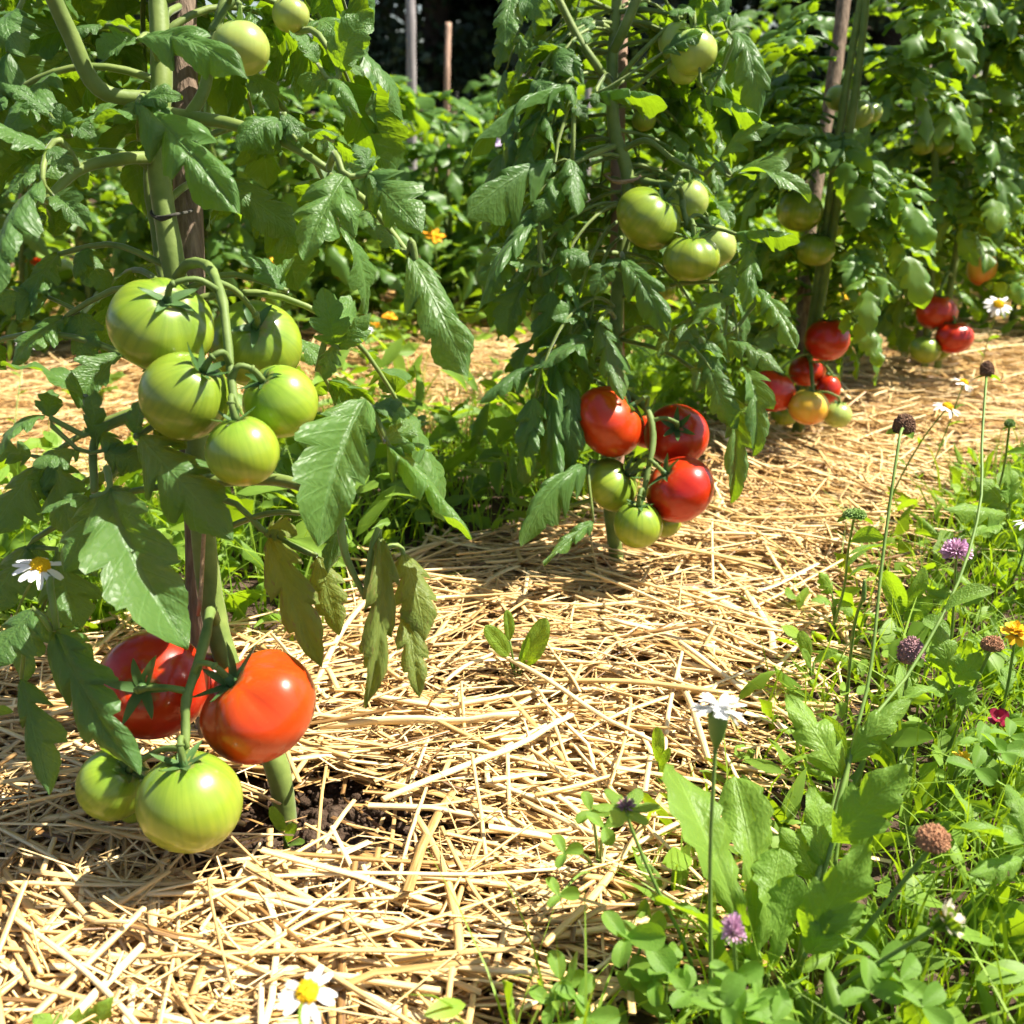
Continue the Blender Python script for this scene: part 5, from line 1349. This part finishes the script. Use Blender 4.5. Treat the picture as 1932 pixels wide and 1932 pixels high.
# ------------------------------------------------------------------ flowers in the rows behind
for (px, py, bz, r, ms, lab, dsc, nm, cat) in (
    (515, 497, 2.25, 16, PET_G, 'small golden marigold behind the upper green cluster', M_yellow, 'marigold', 'marigold'),
    (818, 447, 2.35, 20, PET_O, 'orange marigold standing clear behind the drooping leaf', M_yellow, 'marigold', 'marigold'),
    (735, 598, 2.15, 13, PET_O, 'orange marigold near the straw path, upper of a pair', M_yellow, 'marigold', 'marigold'),
    (712, 612, 2.2, 12, PET_O, 'orange marigold near the straw path, lower of a pair', M_yellow, 'marigold', 'marigold'),
    (950, 210, 3.6, 17, PET_G, 'golden flower cluster in the far row, upper', M_yellow, 'marigold', 'marigold'),
    (970, 218, 3.6, 14, PET_O, 'orange flower in the far row beside the golden one', M_yellow, 'marigold', 'marigold'),
    (1005, 283, 3.2, 14, PET_G, 'golden flower peeping beside the drooping leaves of the second plant', M_yellow, 'marigold', 'marigold'),
    (925, 202, 3.65, 16, PET_P, 'dark purple flower in the far row', None, 'pansy', 'flower'),
    (938, 248, 3.4, 14, PET_L, 'pale lilac flower in the far row, upper', None, 'pansy', 'flower'),
    (934, 270, 3.4, 14, PET_L, 'pale lilac flower in the far row, lower', None, 'pansy', 'flower'),
    (545, 508, 2.3, 11, PET_P, 'dark purple flower beside the small golden marigold', None, 'pansy', 'flower'),
    (620, 590, 2.1, 10, PET_W, 'tiny white flower low behind the heart-shaped leaf', M_yellow, 'daisy', 'daisy'),
    (688, 622, 2.1, 14, PET_W, 'white flower near the straw path beside the orange pair', M_yellow, 'daisy', 'daisy'),
    (424, 420, 2.5, 13, PET_G, 'golden flower glimpsed right of the dark stake', M_yellow, 'marigold', 'marigold'),
    (1051, 362, 2.6, 14, PET_O, 'orange flower behind the leaves left of the second stem', M_yellow, 'marigold', 'marigold'),
    (785, 560, 2.3, 13, PET_O, 'orange flower just above the straw path beside the drooping leaf', M_yellow, 'marigold', 'marigold'),
    (640, 520, 2.5, 12, PET_G, 'golden flower above the heart-shaped leaf', M_yellow, 'marigold', 'marigold'),
    (1590, 560, 2.3, 12, PET_G, 'golden flower between the third and fourth plants', M_yellow, 'marigold', 'marigold'),
    (175, 720, 1.9, 12, PET_O, 'small orange flower on the path beyond the nearest plant', M_yellow, 'marigold', 'marigold'),
):
    c = P(px, py, bz); b = np.array([c[0], c[1] + .02, 0]); th = Thing(nm, b, lab, cat, 'flowers in the rows behind')
    stalk(th, [b, (b + c) / 2 + [.01, 0, 0], c], [.002, .0014], n=8)
    f = camvec(.1, .75, .6); rr = r * bz / FP
    petals(th, c, f, 9, rr, ms, .1, .3); 
    if ms is not PET_W: petals(th, c + f * rr * .15, f, 7, rr * .7, ms, .5, .3)
    if dsc: dome(th, c, f, rr * .3, rr * .25, dsc, 'disc', 30, .16)
    for k in range(6):
        q = b + (c - b) * rng.uniform(.2, .9); d = np.array([math.cos(k * 2.4), math.sin(k * 2.4), .3]); free_leaf(th, q, q + d * .06, .02, [0, 0, 1] + rng.normal(0, .3, 3), JAG)

th = Thing('garden_hose', G(1840, 604), 'thin grey garden hose lying along the bed at the picture edge', 'hose')
g = Geo(); tube(g, smooth_path([G(1780, 606) + [0, 0, .015], G(1850, 603) + [0, 0, .02], G(1940, 606) + [0, 0, .02], G(2050, 610) + [0, 0, .012]], 14), .009, 9, True); th.part('tube', g, M_hose)

# ------------------------------------------------------------------ trees behind the garden
TREE_T = [leaflet(4, 3, 870, 'ovate'), leaflet(4, 3, 871, 'lance')]
def crown_mesh(seed, H, W, z0, n, conifer):
    r = np.random.default_rng(seed); g = Geo()
    nb = 130; clumps = []
    for i in range(nb):
        f = r.random(); z = z0 + (H - z0) * f
        rad = W * ((1 - f) ** .8 if conifer else math.sin(math.pi * min(1, .12 + f * .86)) ** .6)
        a = r.random() * 6.283; q = rad * math.sqrt(r.uniform(.15, 1.0))
        clumps.append((q * math.cos(a), q * math.sin(a), z, r.uniform(.25, .55)))
    mats = []
    for i in range(n):
        c = clumps[r.integers(nb)]; p = np.array(c[:3]) + unit(r.normal(size=3)) * c[3] * r.random() ** .5 * [1, 1, .7]
        L = r.uniform(.06, .15); mats.append(mat4(frame(r.normal(size=3) + [0, 0, -.3], r.normal(size=3) + [0, 0, .7]), p, (L * .55, L, L)))
    scatter(g, TREE_T[1 if conifer else 0], mats, r.random(n))
    return g.mesh('crown', M_tree)
CROWN = [crown_mesh(1, 5.5, 1.9, .15, 15000, False), crown_mesh(2, 7.0, 1.8, .1, 15000, True), crown_mesh(3, 4.6, 1.6, .1, 15000, False)]
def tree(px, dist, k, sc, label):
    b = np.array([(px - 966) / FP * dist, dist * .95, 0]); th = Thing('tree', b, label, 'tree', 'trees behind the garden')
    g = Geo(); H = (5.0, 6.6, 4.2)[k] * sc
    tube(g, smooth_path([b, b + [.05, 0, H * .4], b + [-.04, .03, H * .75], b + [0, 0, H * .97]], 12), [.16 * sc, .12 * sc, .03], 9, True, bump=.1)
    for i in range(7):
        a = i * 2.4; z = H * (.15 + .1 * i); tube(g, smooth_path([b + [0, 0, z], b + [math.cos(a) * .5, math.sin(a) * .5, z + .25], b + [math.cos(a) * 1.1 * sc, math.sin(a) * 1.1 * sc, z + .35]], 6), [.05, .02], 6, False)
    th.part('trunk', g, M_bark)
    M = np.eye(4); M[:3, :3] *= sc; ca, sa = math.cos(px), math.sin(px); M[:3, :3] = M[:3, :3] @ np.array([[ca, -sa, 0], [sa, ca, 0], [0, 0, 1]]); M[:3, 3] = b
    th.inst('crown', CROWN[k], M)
for px, dist, k, sc, lab in ((-150, 13, 0, 1.0, 'dark broadleaf tree beyond the picture edge stake'), (130, 12.5, 2, 1.0, 'dark tree behind the slanting branch of the nearest plant'), (270, 14, 1, 1.0, 'dark conifer behind the pale hanging tomato'),
        (835, 12, 0, .85, 'dark tree just behind the grey post'), (900, 13, 1, 1.05, 'dark conifer between grey post and second plant'), (1060, 12, 2, 1.1, 'dark tree behind the top of the second plant'), (1230, 13, 0, 1.0, 'dark tree behind the stake of the second plant'),
        (1420, 12.2, 1, 1.0, 'dark conifer between the second and third stakes'), (1580, 12.5, 2, 1.0, 'dark tree behind the leaning stake'), (1600, 15, 0, .8, 'smaller dark tree behind the thick grey cane'), (2120, 11.5, 2, .62, 'low tree at the picture edge behind the sixth plant')):
    tree(px, dist, k, sc, lab)
